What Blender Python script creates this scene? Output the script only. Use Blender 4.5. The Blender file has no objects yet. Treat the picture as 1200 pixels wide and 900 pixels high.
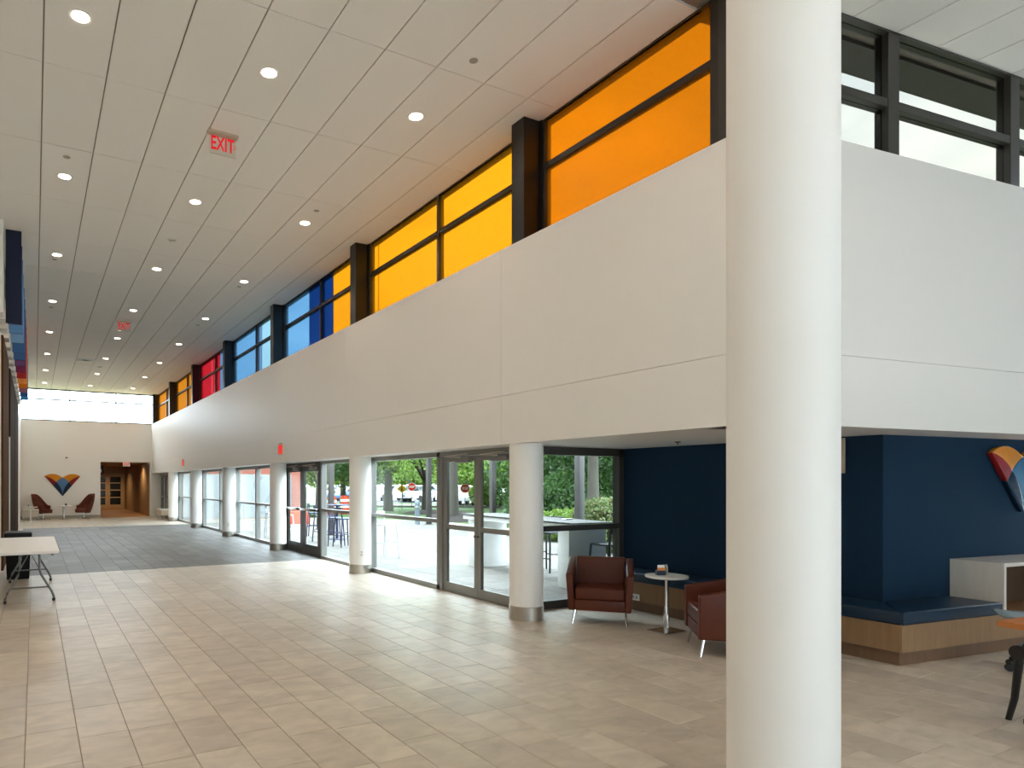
import bpy, bmesh, math, random
import numpy as np
from mathutils import Vector, Matrix
random.seed(7)
rng = np.random.default_rng(7)
PI = math.pi
S = bpy.context.scene
COL = S.collection

# ------------------------------------------------------------------ camera
F_PX, CX, CY, EYE = 771.5, 440.0, 566.0, 1.65
YAW = math.atan((CX - 40.5) / F_PX)
cd = bpy.data.cameras.new('camera')
cd.sensor_width = 36.0
cd.lens = F_PX / 1200 * 36
cd.shift_x = (600 - CX) / 1200
cd.shift_y = (CY - 450) / 1200
cd.clip_start, cd.clip_end = 0.05, 600
cam = bpy.data.objects.new('camera', cd)
COL.objects.link(cam)
cam.location = (0, 0, EYE)
cam.rotation_euler = (PI / 2, 0, -YAW)
S.camera = cam
SN, CS = math.sin(YAW), math.cos(YAW)
def project(x, y, z):
    d = x * SN + y * CS
    if d < 0.05: return (-9e3, -9e3, d)
    return (CX + F_PX * (x * CS - y * SN) / d, CY - F_PX * (z - EYE) / d, d)

# ------------------------------------------------------------------ sky, exposure
S.view_settings.view_transform = 'Standard'
S.view_settings.look = 'None'
S.view_settings.gamma = 1
S.view_settings.use_curve_mapping = False
S.view_settings.exposure = 0.2
SKY = 22.0
LAMP_W = 43.0
w = bpy.data.worlds.new('sky'); S.world = w; w.use_nodes = True
nt = w.node_tree; nt.nodes.clear()
tc = nt.nodes.new('ShaderNodeTexCoord')
mp = nt.nodes.new('ShaderNodeMapping'); mp.inputs['Scale'].default_value = (1, 1, 3.2)
nz = nt.nodes.new('ShaderNodeTexNoise'); nz.inputs['Scale'].default_value = 3.2; nz.inputs['Detail'].default_value = 6
cr = nt.nodes.new('ShaderNodeValToRGB')
cr.color_ramp.elements[0].position = 0.34; cr.color_ramp.elements[0].color = (0.55, 0.66, 0.79, 1)
cr.color_ramp.elements[1].position = 0.58; cr.color_ramp.elements[1].color = (0.80, 0.89, 1.0, 1)
bg = nt.nodes.new('ShaderNodeBackground'); bg.inputs['Strength'].default_value = SKY
ow = nt.nodes.new('ShaderNodeOutputWorld')
L = nt.links.new
L(tc.outputs['Generated'], mp.inputs['Vector']); L(mp.outputs[0], nz.inputs['Vector'])
L(nz.outputs['Fac'], cr.inputs['Fac']); L(cr.outputs['Color'], bg.inputs['Color']); L(bg.outputs[0], ow.inputs[0])
# overcast sky, brighter towards the zenith: (1 + 2 sin elevation) / 3
sx = nt.nodes.new('ShaderNodeSeparateXYZ'); L(tc.outputs['Generated'], sx.inputs[0])
ov_ = nt.nodes.new('ShaderNodeMapRange'); ov_.inputs[1].default_value = 0; ov_.inputs[2].default_value = 1
ov_.inputs[3].default_value = SKY / 3; ov_.inputs[4].default_value = SKY; L(sx.outputs['Z'], ov_.inputs[0]); L(ov_.outputs[0], bg.inputs['Strength'])
S.cycles.max_bounces = 10
S.cycles.diffuse_bounces = 5
S.cycles.glossy_bounces = 4
S.cycles.transparent_max_bounces = 16
S.cycles.transmission_bounces = 6
S.cycles.sample_clamp_indirect = 6
S.cycles.caustics_reflective = False
S.cycles.caustics_refractive = False

# ------------------------------------------------------------------ materials
def lin(h):
    h = h.lstrip('#'); c = [int(h[i:i+2], 16) / 255 for i in (0, 2, 4)]
    return tuple((v / 12.92 if v <= .04045 else ((v + .055) / 1.055) ** 2.4) for v in c) + (1,)
def mixnode(nt, fac, a, b, mode='MIX'):
    n = nt.nodes.new('ShaderNodeMix'); n.data_type = 'RGBA'; n.blend_type = mode
    for sock, v in ((n.inputs[0], fac), (n.inputs[6], a), (n.inputs[7], b)):
        if hasattr(v, 'links'): nt.links.new(v, sock)
        else: sock.default_value = v
    return n.outputs[2]
def mat(name, col, rough=.5, metal=0., spec=.5, vary=.06, nscale=8., stretch=(1, 1, 1), bump=0., bscale=200., coat=0., sheen=0., col2=None):
    m = bpy.data.materials.new(name); m.use_nodes = True
    nt = m.node_tree; p = nt.nodes['Principled BSDF']
    c = lin(col) if isinstance(col, str) else col
    t = nt.nodes.new('ShaderNodeTexCoord'); mpn = nt.nodes.new('ShaderNodeMapping'); mpn.inputs['Scale'].default_value = stretch
    nt.links.new(t.outputs['Object'], mpn.inputs['Vector'])
    n = nt.nodes.new('ShaderNodeTexNoise'); n.inputs['Scale'].default_value = nscale; n.inputs['Detail'].default_value = 5
    nt.links.new(mpn.outputs[0], n.inputs['Vector'])
    if col2: a, b = c, lin(col2)
    else:
        a = tuple(v * (1 - vary) for v in c[:3]) + (1,); b = tuple(min(1, v * (1 + vary)) for v in c[:3]) + (1,)
    nt.links.new(mixnode(nt, n.outputs['Fac'], a, b), p.inputs['Base Color'])
    p.inputs['Roughness'].default_value = rough; p.inputs['Metallic'].default_value = metal
    p.inputs['Specular IOR Level'].default_value = spec
    p.inputs['Coat Weight'].default_value = coat; p.inputs['Sheen Weight'].default_value = sheen
    if bump:
        b2 = nt.nodes.new('ShaderNodeTexNoise'); b2.inputs['Scale'].default_value = bscale
        nt.links.new(mpn.outputs[0], b2.inputs['Vector'])
        bn = nt.nodes.new('ShaderNodeBump'); bn.inputs['Strength'].default_value = bump; bn.inputs['Distance'].default_value = .002
        nt.links.new(b2.outputs['Fac'], bn.inputs['Height']); nt.links.new(bn.outputs[0], p.inputs['Normal'])
    return m
def emit(name, col, strength):
    m = bpy.data.materials.new(name); m.use_nodes = True; p = m.node_tree.nodes['Principled BSDF']
    p.inputs['Base Color'].default_value = lin(col); p.inputs['Emission Color'].default_value = lin(col); p.inputs['Emission Strength'].default_value = strength
    return m
def glass(name, tint='#f4f8f6', refl=1.0):
    m = bpy.data.materials.new(name); m.use_nodes = True; nt = m.node_tree; nt.nodes.clear()
    o = nt.nodes.new('ShaderNodeOutputMaterial'); mx = nt.nodes.new('ShaderNodeMixShader')
    tr = nt.nodes.new('ShaderNodeBsdfTransparent'); tr.inputs[0].default_value = lin(tint)
    gl = nt.nodes.new('ShaderNodeBsdfGlossy'); gl.inputs['Roughness'].default_value = 0.0
    # one optical surface per pane: Schlick reflection on the face the ray meets first, the far face lets it out
    g = nt.nodes.new('ShaderNodeNewGeometry'); dt = nt.nodes.new('ShaderNodeVectorMath'); dt.operation = 'DOT_PRODUCT'
    nt.links.new(g.outputs['Normal'], dt.inputs[0]); nt.links.new(g.outputs['Incoming'], dt.inputs[1])
    def mth(op, a, b=None, clamp=False):
        n = nt.nodes.new('ShaderNodeMath'); n.operation = op; n.use_clamp = clamp
        for i, v in enumerate((a, b)):
            if v is None: continue
            if hasattr(v, 'links'): nt.links.new(v, n.inputs[i])
            else: n.inputs[i].default_value = v
        return n.outputs[0]
    ic = mth('SUBTRACT', 1.0, mth('ABSOLUTE', dt.outputs['Value']), True)
    fac = mth('MULTIPLY', mth('ADD', mth('MULTIPLY', mth('POWER', ic, 5.0), .90), .06), refl)
    fac = mth('MULTIPLY', fac, mth('SUBTRACT', 1.0, g.outputs['Backfacing']))
    nt.links.new(fac, mx.inputs[0])
    nt.links.new(tr.outputs[0], mx.inputs[1]); nt.links.new(gl.outputs[0], mx.inputs[2]); nt.links.new(mx.outputs[0], o.inputs[0])
    return m
def film(name, col, through=.75, k=.135):
    """translucent coloured film glass"""
    m = bpy.data.materials.new(name); m.use_nodes = True; nt = m.node_tree; nt.nodes.clear()
    o = nt.nodes.new('ShaderNodeOutputMaterial'); mx = nt.nodes.new('ShaderNodeMixShader'); mx2 = nt.nodes.new('ShaderNodeMixShader')
    c = tuple(v * k for v in lin(col)[:3]) + (1,)
    tr = nt.nodes.new('ShaderNodeBsdfTransparent'); tr.inputs[0].default_value = c
    tl = nt.nodes.new('ShaderNodeBsdfTranslucent'); tl.inputs[0].default_value = c
    gl = nt.nodes.new('ShaderNodeBsdfGlossy'); gl.inputs['Roughness'].default_value = .5
    n = nt.nodes.new('ShaderNodeTexNoise'); n.inputs['Scale'].default_value = 3
    ml = nt.nodes.new('ShaderNodeMapRange'); ml.inputs[3].default_value = through - .03; ml.inputs[4].default_value = through + .03
    nt.links.new(n.outputs['Fac'], ml.inputs[0]); nt.links.new(ml.outputs[0], mx.inputs[0])
    nt.links.new(tl.outputs[0], mx.inputs[1]); nt.links.new(tr.outputs[0], mx.inputs[2])
    mx2.inputs[0].default_value = .012
    nt.links.new(mx.outputs[0], mx2.inputs[1]); nt.links.new(gl.outputs[0], mx2.inputs[2]);     # the film is on one face: the inner side of the far face just lets the light out
    g = nt.nodes.new('ShaderNodeNewGeometry'); wh = nt.nodes.new('ShaderNodeBsdfTransparent'); mx3 = nt.nodes.new('ShaderNodeMixShader')
    nt.links.new(g.outputs['Backfacing'], mx3.inputs[0]); nt.links.new(mx2.outputs[0], mx3.inputs[1]); nt.links.new(wh.outputs[0], mx3.inputs[2]); nt.links.new(mx3.outputs[0], o.inputs[0])
    return m
def piece_mat(name, cols, rough, streak=(2.6, 4.6, 1), nscale=1.6, amount=.45, per=.8, bump=.15, spec=.5, vein=0.):
    """stone / carpet / paver: colour differs from piece to piece (object and island random) plus soft streaks"""
    m = bpy.data.materials.new(name); m.use_nodes = True; nt = m.node_tree; p = nt.nodes['Principled BSDF']
    g = nt.nodes.new('ShaderNodeNewGeometry'); oi = nt.nodes.new('ShaderNodeObjectInfo')
    ad = nt.nodes.new('ShaderNodeMath'); ad.operation = 'ADD'; fr = nt.nodes.new('ShaderNodeMath'); fr.operation = 'FRACT'
    nt.links.new(g.outputs['Random Per Island'], ad.inputs[0]); nt.links.new(oi.outputs['Random'], ad.inputs[1]); nt.links.new(ad.outputs[0], fr.inputs[0])
    rp = nt.nodes.new('ShaderNodeValToRGB'); rp.color_ramp.interpolation = 'LINEAR'
    while len(rp.color_ramp.elements) < len(cols): rp.color_ramp.elements.new(.5)
    for i, c in enumerate(cols):
        rp.color_ramp.elements[i].position = i / (len(cols) - 1); rp.color_ramp.elements[i].color = lin(c)
    nt.links.new(fr.outputs[0], rp.inputs[0])
    cb = nt.nodes.new('ShaderNodeCombineXYZ'); ml = nt.nodes.new('ShaderNodeMath'); ml.operation = 'MULTIPLY'; ml.inputs[1].default_value = 37
    nt.links.new(fr.outputs[0], ml.inputs[0]); nt.links.new(ml.outputs[0], cb.inputs[2])
    va = nt.nodes.new('ShaderNodeVectorMath'); va.operation = 'ADD'
    nt.links.new(g.outputs['Position'], va.inputs[0]); nt.links.new(cb.outputs[0], va.inputs[1])
    mpn = nt.nodes.new('ShaderNodeMapping'); mpn.inputs['Scale'].default_value = streak; nt.links.new(va.outputs[0], mpn.inputs['Vector'])
    n = nt.nodes.new('ShaderNodeTexNoise'); n.inputs['Scale'].default_value = nscale; n.inputs['Detail'].default_value = 6; n.inputs['Distortion'].default_value = .6
    nt.links.new(mpn.outputs[0], n.inputs['Vector'])
    mr = nt.nodes.new('ShaderNodeMapRange'); mr.inputs[1].default_value = .3; mr.inputs[2].default_value = .7
    mr.inputs[3].default_value = 1 - amount; mr.inputs[4].default_value = 1 + amount * .35
    nt.links.new(n.outputs['Fac'], mr.inputs[0])
    gray = nt.nodes.new('ShaderNodeCombineColor')
    for i in range(3): nt.links.new(mr.outputs[0], gray.inputs[i])
    nt.links.new(mixnode(nt, 1.0, rp.outputs[0], gray.outputs[0], 'MULTIPLY'), p.inputs['Base Color'])
    p.inputs['Roughness'].default_value = rough; p.inputs['Specular IOR Level'].default_value = spec
    if bump:
        b2 = nt.nodes.new('ShaderNodeTexNoise'); b2.inputs['Scale'].default_value = 60; nt.links.new(va.outputs[0], b2.inputs['Vector'])
        bn = nt.nodes.new('ShaderNodeBump'); bn.inputs['Strength'].default_value = bump; bn.inputs['Distance'].default_value = .003
        nt.links.new(b2.outputs['Fac'], bn.inputs['Height']); nt.links.new(bn.outputs[0], p.inputs['Normal'])
    return m
def wood(name, c1, c2, axis=2, rough=.5, spec=.5):
    st = [14, 14, 14]; st[axis] = 1.2
    return mat(name, c1, rough, spec=spec, nscale=1.6, stretch=tuple(st), col2=c2, bump=.05, bscale=60)

M = dict(
    white=mat('white_paint', '#eae8e3', .55, vary=.015, bump=.02),
    panel=mat('white_wall_panel', '#e8e5e0', .44, vary=.012),
    column=mat('column_paint', '#edebe7', .5, vary=.012),
    ceiltile=piece_mat('ceiling_tile', ['#f5f2ec', '#f7f4ee', '#f6f3ed'], .8, (6, 6, 1), 30, .05, bump=.1, spec=.2),
    ceilgrid=mat('ceiling_grid', '#8d857a', .6, vary=.03),
    tile=piece_mat('stone_tile', ['#c5b8a7', '#bdb0a0', '#cbc0b0', '#c2b5a4', '#b8ac9d', '#c8bcab'], .36, amount=.2, bump=.08, spec=.5),
    grout=mat('grout', '#8c7d6b', .8),
    greytile=piece_mat('grey_stone_tile', ['#4b4743', '#625f5b', '#54504c', '#716e6a', '#595651', '#696663'], .46, (2.6, 4.6, 1), 1.6, .2, bump=.08, spec=.5),
    paver=piece_mat('concrete_paver', ['#6d6a64', '#625f59', '#75716b'], .8, (3, 3, 1), 3, .2, bump=.2, spec=.3), bounce_plaza=mat('bounce_concrete', '#d6d6d6', .9, vary=.05, nscale=3),
    black=mat('black_steel', '#141416', .38, vary=.1), bronze=mat('dark_bronze', '#3b3834', .4, metal=.2, vary=.08),
    alu=mat('grey_aluminium', '#8a8985', .36, metal=.2, vary=.05), steel=mat('brushed_steel', '#b9b2a8', .28, metal=1, vary=.12, nscale=3, stretch=(30, 30, .5)),
    chrome=mat('chrome', '#cfcfcf', .12, metal=1, vary=.03), glass=glass('clear_glass'), skyglass=glass('dimmed_clerestory_glass', '#95938c', .3), entrance=glass('tinted_entrance_glass', '#4e5358'),  # skyglass is darkened to dim the sky, entrance to cut incoming daylight
    amber=film('amber_film', '#cc6c06', .6, .155), yellow=film('yellow_film', '#f59a12', .75), lblue=film('light_blue_film', '#6ea6cc', .7), dblue=film('dark_blue_film', '#10336a', .7),
    cyan=film('pale_cyan_film', '#9dccd8', .8), red=film('red_film', '#d3202c', .7), pink=film('bright_red_film', '#ea3b45', .8), orange=film('orange_film', '#e88b1c', .7), slate=film('slate_blue_film', '#688db0', .7),
    navyfab=mat('navy_wall_fabric', '#132d42', .9, spec=.2, vary=.18, nscale=60, bump=.3, bscale=300), vinyl=mat('navy_vinyl', '#0d2a40', .36, vary=.08, bump=.04),
    oak=wood('oak_laminate', '#7a5c40', '#9b7a57', 2), oakdark=wood('oak_plinth', '#664b34', '#80624a', 2), walnut=wood('dark_walnut', '#2b1b0f', '#3a2616', 2, .85, .12), walnutl=wood('walnut_light', '#4a3119', '#604226', 2, .85, .12),
    rust=mat('rust_leather', '#54220e', .42, spec=.35, vary=.1, nscale=14, bump=.1, bscale=120), rustfab=mat('rust_fabric', '#582311', .8, vary=.12, nscale=40, bump=.2),
    whitetop=mat('white_laminate', '#e6e4df', .35, vary=.02), plastic=mat('white_plastic', '#eceae7', .5, vary=.03, bump=.05, bscale=120), greymetal=mat('grey_powder_coat', '#6d6d6c', .4, metal=.3),
    rubber=mat('black_rubber', '#0c0c0c', .6), bin=mat('black_bin_plastic', '#08090a', .6, spec=.2), binlid=mat('black_bin_lid', '#0d0f12', .5, spec=.25),
    marble=mat('white_marble', '#d9d4cc', .25, vary=.08, nscale=4, stretch=(1, 4, 1)), cherry=wood('cherry_laminate', '#a8632f', '#bd7a42', 0, .35), darkwood=wood('niche_wood', '#4a3524', '#5c4430', 2),  # darkwood is the dark brown wood of the counter niche
    bluegrey=mat('blue_grey_shell', '#8fa0ad', .4), corridorwood=wood('corridor_wood', '#8a6c4a', '#a08158', 2), corridorfloor=wood('corridor_floor', '#8e6238', '#a5774a', 0), doorwood=wood('door_wood', '#a98a5c', '#bc9d70', 2),
    darkglass=mat('dark_door_glass', '#0f0f0e', .12, vary=.05), lens=emit('lamp_lens', '#fff3e2', 14.0), exitred=emit('exit_red', '#d80a24', .5), acrylic=glass('clear_acrylic', '#fbfaf8', .3), exitface=mat('exit_face', '#d9d4cc', .5),
    exitpanel=emit('exit_panel', '#f0402e', .55), white_s=mat('white_sign', '#f2f2f0', .5, vary=.02),
    lawn=mat('lawn_green', '#38541a', .9, vary=.3, nscale=1.5, bump=.5, bscale=30), road=mat('asphalt', '#5f5e5c', .9, vary=.1, nscale=5), mulch=mat('mulch', '#271f1a', .95, vary=.4, nscale=30, bump=.8, bscale=40),
    bark=mat('pale_bark', '#48443c', .9, vary=.3, nscale=12, stretch=(1, 1, .25), bump=.6, bscale=30), darkbark=mat('dark_bark', '#332d25', .9, vary=.3, nscale=12, stretch=(1, 1, .25), bump=.6, bscale=30),
    brick=mat('red_brick', '#8e4a37', .85, vary=.2, nscale=20), mortar=mat('brick_mortar', '#b5a698', .9), carwhite=mat('white_car_paint', '#e8eaec', .2, vary=.01, coat=.6), carsilver=mat('silver_car_paint', '#aab1b8', .25, metal=.4, coat=.6), carblue=mat('blue_car_paint', '#3c5f92', .25, coat=.6),
    tyre=mat('tyre', '#151515', .8), carglass=mat('car_glass', '#1e2529', .1), navy=mat('navy_powder_coat', '#1b2547', .45), stoolgrey=mat('charcoal_stool', '#2b2f33', .45), stoolwhite=mat('silver_stool', '#c9cdce', .35, metal=.3),
    postgrey=mat('porch_post', '#35322f', .5), bollard=mat('bollard_blue_grey', '#6a757e', .5), yellowsign=mat('yellow_sign', '#f2b800', .4, vary=.02), redsign=mat('red_sign', '#c31d22', .4, vary=.02), blacksign=mat('sign_black', '#0b0b0b', .5), barrel=mat('orange_barrel', '#c4441f', .5),
    wingpanel=mat('grey_panel', '#868d90', .5), baseboard=mat('grey_baseboard', '#a9a398', .5), vent=mat('vent_beige', '#bfae98', .4), fabricoff=mat('off_white_upholstery', '#cfc8bc', .8, bump=.1),
    e_orange=mat('emblem_orange', '#e08a10', .16, coat=.7, vary=.03), e_red=mat('emblem_red', '#9c1f1e', .16, coat=.7, vary=.03), e_blue=mat('emblem_blue', '#43799a', .16, coat=.7, vary=.03), e_navy=mat('emblem_navy', '#0b2a42', .16, coat=.7, vary=.03),
    f_orange=mat('felt_orange', '#c97f10', .9, vary=.15, nscale=60), f_red=mat('felt_red', '#7c1d1a', .9, vary=.1, nscale=60), f_blue=mat('felt_blue', '#4c6f96', .9, vary=.2, nscale=60), f_navy=mat('felt_navy', '#14293f', .9, vary=.1, nscale=60),
    card_navy=mat('card_navy', '#1c2b40', .5), card_orange=mat('card_orange', '#e08a35', .5),
)
FIN = [mat('fin_%s' % n, c, .8, vary=.05, bump=.1) for n, c in (('midnight', '#0a1a38'), ('navy', '#153f7c'), ('steel_blue', '#4f7fb2'), ('pale_blue', '#6f9cc8'), ('blue', '#3f6fa8'), ('denim', '#39659c'), ('plum', '#5d3566'), ('magenta', '#8c2f5a'), ('red', '#cf2f38'), ('orange', '#dc8a3c'), ('amber', '#e07d10'), ('mauve', '#b0738f'), ('cobalt', '#15589c'), ('azure', '#2f7fc4'))]

# foliage material with colour per leaf
def leaf_mat(name, cols):
    m = bpy.data.materials.new(name); m.use_nodes = True; nt = m.node_tree; p = nt.nodes['Principled BSDF']
    g = nt.nodes.new('ShaderNodeNewGeometry'); rp = nt.nodes.new('ShaderNodeValToRGB')
    while len(rp.color_ramp.elements) < len(cols): rp.color_ramp.elements.new(.5)
    for i, c in enumerate(cols):
        rp.color_ramp.elements[i].position = i / (len(cols) - 1); rp.color_ramp.elements[i].color = lin(c)
    nt.links.new(g.outputs['Random Per Island'], rp.inputs[0]); nt.links.new(rp.outputs[0], p.inputs['Base Color'])
    p.inputs['Roughness'].default_value = .6
    o = nt.nodes['Material Output']; tl = nt.nodes.new('ShaderNodeBsdfTranslucent'); nt.links.new(rp.outputs[0], tl.inputs[0])
    mx = nt.nodes.new('ShaderNodeMixShader'); mx.inputs[0].default_value = .45
    nt.links.new(p.outputs[0], mx.inputs[1]); nt.links.new(tl.outputs[0], mx.inputs[2]); nt.links.new(mx.outputs[0], o.inputs[0])
    return m
M['leaf'] = leaf_mat('leaf_green', ['#48651f', '#6c8630', '#577729', '#889b4c', '#385420'])
M['leafdark'] = leaf_mat('leaf_dark_green', ['#243e19', '#3f5f28', '#2f4d20', '#526e38', '#1b2f14'])
M['hedge'] = leaf_mat('hedge_leaf', ['#46582f', '#627340', '#6b5f40', '#536836', '#384a25'])

# ------------------------------------------------------------------ mesh helpers
class MB:
    def __init__(s): s.v = []; s.f = []
    def add(s, vs, fs):
        o = len(s.v); s.v += [tuple(v) for v in vs]; s.f += [tuple(i + o for i in f) for f in fs]; return s
    def box(s, a, b, rz=0., piv=None):
        x0, y0, z0 = a; x1, y1, z1 = b
        vs = [(x, y, z) for z in (z0, z1) for x, y in ((x0, y0), (x1, y0), (x1, y1), (x0, y1))]
        if rz:
            px, py = piv or ((x0 + x1) / 2, (y0 + y1) / 2); c, n = math.cos(rz), math.sin(rz)
            vs = [(px + (x - px) * c - (y - py) * n, py + (x - px) * n + (y - py) * c, z) for x, y, z in vs]
        return s.add(vs, [(3, 2, 1, 0), (4, 5, 6, 7), (0, 1, 5, 4), (1, 2, 6, 5), (2, 3, 7, 6), (3, 0, 4, 7)])
    def hexa(s, lo, hi):
        return s.add(list(lo) + list(hi), [(3, 2, 1, 0), (4, 5, 6, 7), (0, 1, 5, 4), (1, 2, 6, 5), (2, 3, 7, 6), (3, 0, 4, 7)])
    def prism(s, poly, z0, z1):
        n = len(poly); vs = [(x, y, z0) for x, y in poly] + [(x, y, z1) for x, y in poly]
        fs = [tuple(range(n - 1, -1, -1)), tuple(range(n, 2 * n))] + [(i, (i + 1) % n, n + (i + 1) % n, n + i) for i in range(n)]
        return s.add(vs, fs)
    def lathe(s, prof, n=24, c=(0, 0, 0)):
        k = len(prof); vs = []
        for i in range(n):
            a = 2 * PI * i / n
            vs += [(c[0] + r * math.cos(a), c[1] + r * math.sin(a), c[2] + z) for r, z in prof]
        fs = [(i * k + j, ((i + 1) % n) * k + j, ((i + 1) % n) * k + j + 1, i * k + j + 1) for i in range(n) for j in range(k - 1)]
        if prof[0][0] > 1e-6: fs.append(tuple(i * k for i in range(n - 1, -1, -1)))
        if prof[-1][0] > 1e-6: fs.append(tuple(i * k + k - 1 for i in range(n)))
        return s.add(vs, fs)
    def tube(s, path, r, n=10):
        P = [Vector(p) for p in path]; R = r if isinstance(r, (list, tuple)) else [r] * len(P); vs = []
        for i, p in enumerate(P):
            d = (P[min(i + 1, len(P) - 1)] - P[max(i - 1, 0)]).normalized()
            u = d.cross(Vector((0, 0, 1)) if abs(d.z) < .95 else Vector((1, 0, 0))).normalized(); v = u.cross(d)
            vs += [tuple(p + R[i] * (math.cos(2 * PI * j / n) * u + math.sin(2 * PI * j / n) * v)) for j in range(n)]
        fs = [(i * n + j, i * n + (j + 1) % n, (i + 1) * n + (j + 1) % n, (i + 1) * n + j) for i in range(len(P) - 1) for j in range(n)]
        fs += [tuple(range(n - 1, -1, -1)), tuple((len(P) - 1) * n + j for j in range(n))]
        return s.add(vs, fs)
    def mesh(s, name, m, bevel=0., seg=2, smooth=True, angle=35):
        me = bpy.data.meshes.new(name); me.from_pydata(s.v, [], s.f)
        bm = bmesh.new(); bm.from_mesh(me)
        bmesh.ops.remove_doubles(bm, verts=bm.verts, dist=1e-6) if bevel else None
        bmesh.ops.recalc_face_normals(bm, faces=bm.faces)
        if bevel:
            es = [e for e in bm.edges if len(e.link_faces) == 2 and e.calc_face_angle(0) > .5]
            bmesh.ops.bevel(bm, geom=es, offset=bevel, segments=seg, affect='EDGES', profile=.6, clamp_overlap=True)
        bm.to_mesh(me); bm.free()
        if smooth:
            me.shade_smooth(); me.set_sharp_from_angle(angle=math.radians(angle))
        me.materials.append(m); return me
def link(name, me, parent=None, loc=(0, 0, 0), rz=0., rot=None):
    o = bpy.data.objects.new(name, me); COL.objects.link(o)
    if parent is not None: o.parent = parent
    o.location = loc; o.rotation_euler = rot if rot else (0, 0, rz); return o
def obj(name, mb, m, parent=None, bevel=0., seg=2, **kw): return link(name, mb.mesh(name, m, bevel, seg), parent, **kw)
def tag(o, label, cat=None, group=None, kind=None):
    o['label'] = label
    if cat: o['category'] = cat
    if group: o['group'] = group
    if kind: o['kind'] = kind
    return o
def thing(name, label, cat, loc=(0, 0, 0), rz=0., group=None, kind=None):
    o = bpy.data.objects.new(name, None); COL.objects.link(o); o.location = loc; o.rotation_euler = (0, 0, rz); o.empty_display_size = .1
    return tag(o, label, cat, group, kind)
def struct(name, mb, m, label=None, parent=None, **kw):
    o = obj(name, mb, m, parent, **kw); o['kind'] = 'structure'
    if label: o['label'] = label
    return o
def structe(name, loc=(0, 0, 0), rz=0., label=None):
    o = bpy.data.objects.new(name, None); COL.objects.link(o); o.location = loc; o.rotation_euler = (0, 0, rz); o['kind'] = 'structure'
    if label: o['label'] = label
    return o
def dup(o, loc=None, rz=None, label=None, parent=None):
    r = o.copy(); COL.objects.link(r)
    if parent is not None: r.parent = parent
    if loc is not None: r.location = loc
    if rz is not None: r.rotation_euler = (0, 0, rz)
    if label: r['label'] = label
    for ch in list(o.children): dup(ch, parent=r)
    return r
def text(name, body, size, m, parent, loc, rot, extrude=.002, sx=1.0, label=None):
    c = bpy.data.curves.new(name, 'FONT'); c.body = body; c.size = size; c.extrude = extrude; c.align_x = 'CENTER'; c.align_y = 'CENTER'; c.offset = size * .02
    c.materials.append(m); o = bpy.data.objects.new(name, c); COL.objects.link(o); o.parent = parent; o.location = loc; o.rotation_euler = rot; o.scale = (sx, 1, 1)
    bpy.context.view_layer.update()
    me = bpy.data.meshes.new_from_object(o.evaluated_get(bpy.context.evaluated_depsgraph_get())); me.name = name
    bpy.data.objects.remove(o)
    o = bpy.data.objects.new(name, me); COL.objects.link(o); o.parent = parent; o.location = loc; o.rotation_euler = rot; o.scale = (sx, 1, 1)
    return o
ORD = ['first', 'second', 'third', 'fourth', 'fifth', 'sixth', 'seventh', 'eighth', 'ninth', 'tenth', 'eleventh', 'twelfth']

# ------------------------------------------------------------------ key dimensions
ZC, ZS, ZF = 6.0, 2.126, 4.53           # ceiling, soffit, top of the white bulkhead
XF, XW, XG = 5.12, 5.46, 5.62           # bulkhead face, clerestory glass, storefront
YB, YE = -8.0, 33.9                     # wall behind the camera, far wall
COLY = [6.29 + 4.61 * k for k in range(6)]
TR = math.radians(-7)                   # the return wing is turned by seven degrees
TD = (math.cos(TR), math.sin(TR)); TN = (-TD[1], TD[0])
def ret(s, n=0.): return (XF + s * TD[0] + n * TN[0], 3.22 + s * TD[1] + n * TN[1])
XL, XR = -5.0, 12.0

# ------------------------------------------------------------------ floor
fl = MB().prism([(XL, YB), (XR, YB), (XR, 6.7), (XG + .06, 6.7), (XG + .06, YE), (XL, YE)], -.2, -.006)
floor = struct('floor', fl, M['grout'], 'pale stone tile floor laid in running bond')
TW, TL = .305, .61
X0 = .862
tile_me = {}
def tile_mesh(wd, ln, m, t=.016, ch=.0025):
    key = (round(wd, 3), round(ln, 3), m.name)
    if key not in tile_me:
        a, b = wd / 2, ln / 2
        mb = MB(); vs = [(-a, -b, -t), (a, -b, -t), (a, b, -t), (-a, b, -t), (-a, -b, -ch), (a, -b, -ch), (a, b, -ch), (-a, b, -ch),
                         (-a + ch, -b + ch, 0), (a - ch, -b + ch, 0), (a - ch, b - ch, 0), (-a + ch, b - ch, 0)]
        mb.add(vs, [(0, 1, 5, 4), (1, 2, 6, 5), (2, 3, 7, 6), (3, 0, 4, 7), (4, 5, 9, 8), (5, 6, 10, 9), (6, 7, 11, 10), (7, 4, 8, 11), (8, 9, 10, 11)])
        tile_me[key] = mb.mesh('tile', m, smooth=False)
    return tile_me[key]
tiles = []; grey = []
ncol0, ncol1 = int((-1.6 - X0) / TW) - 1, int((XR - X0) / TW) + 1
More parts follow.
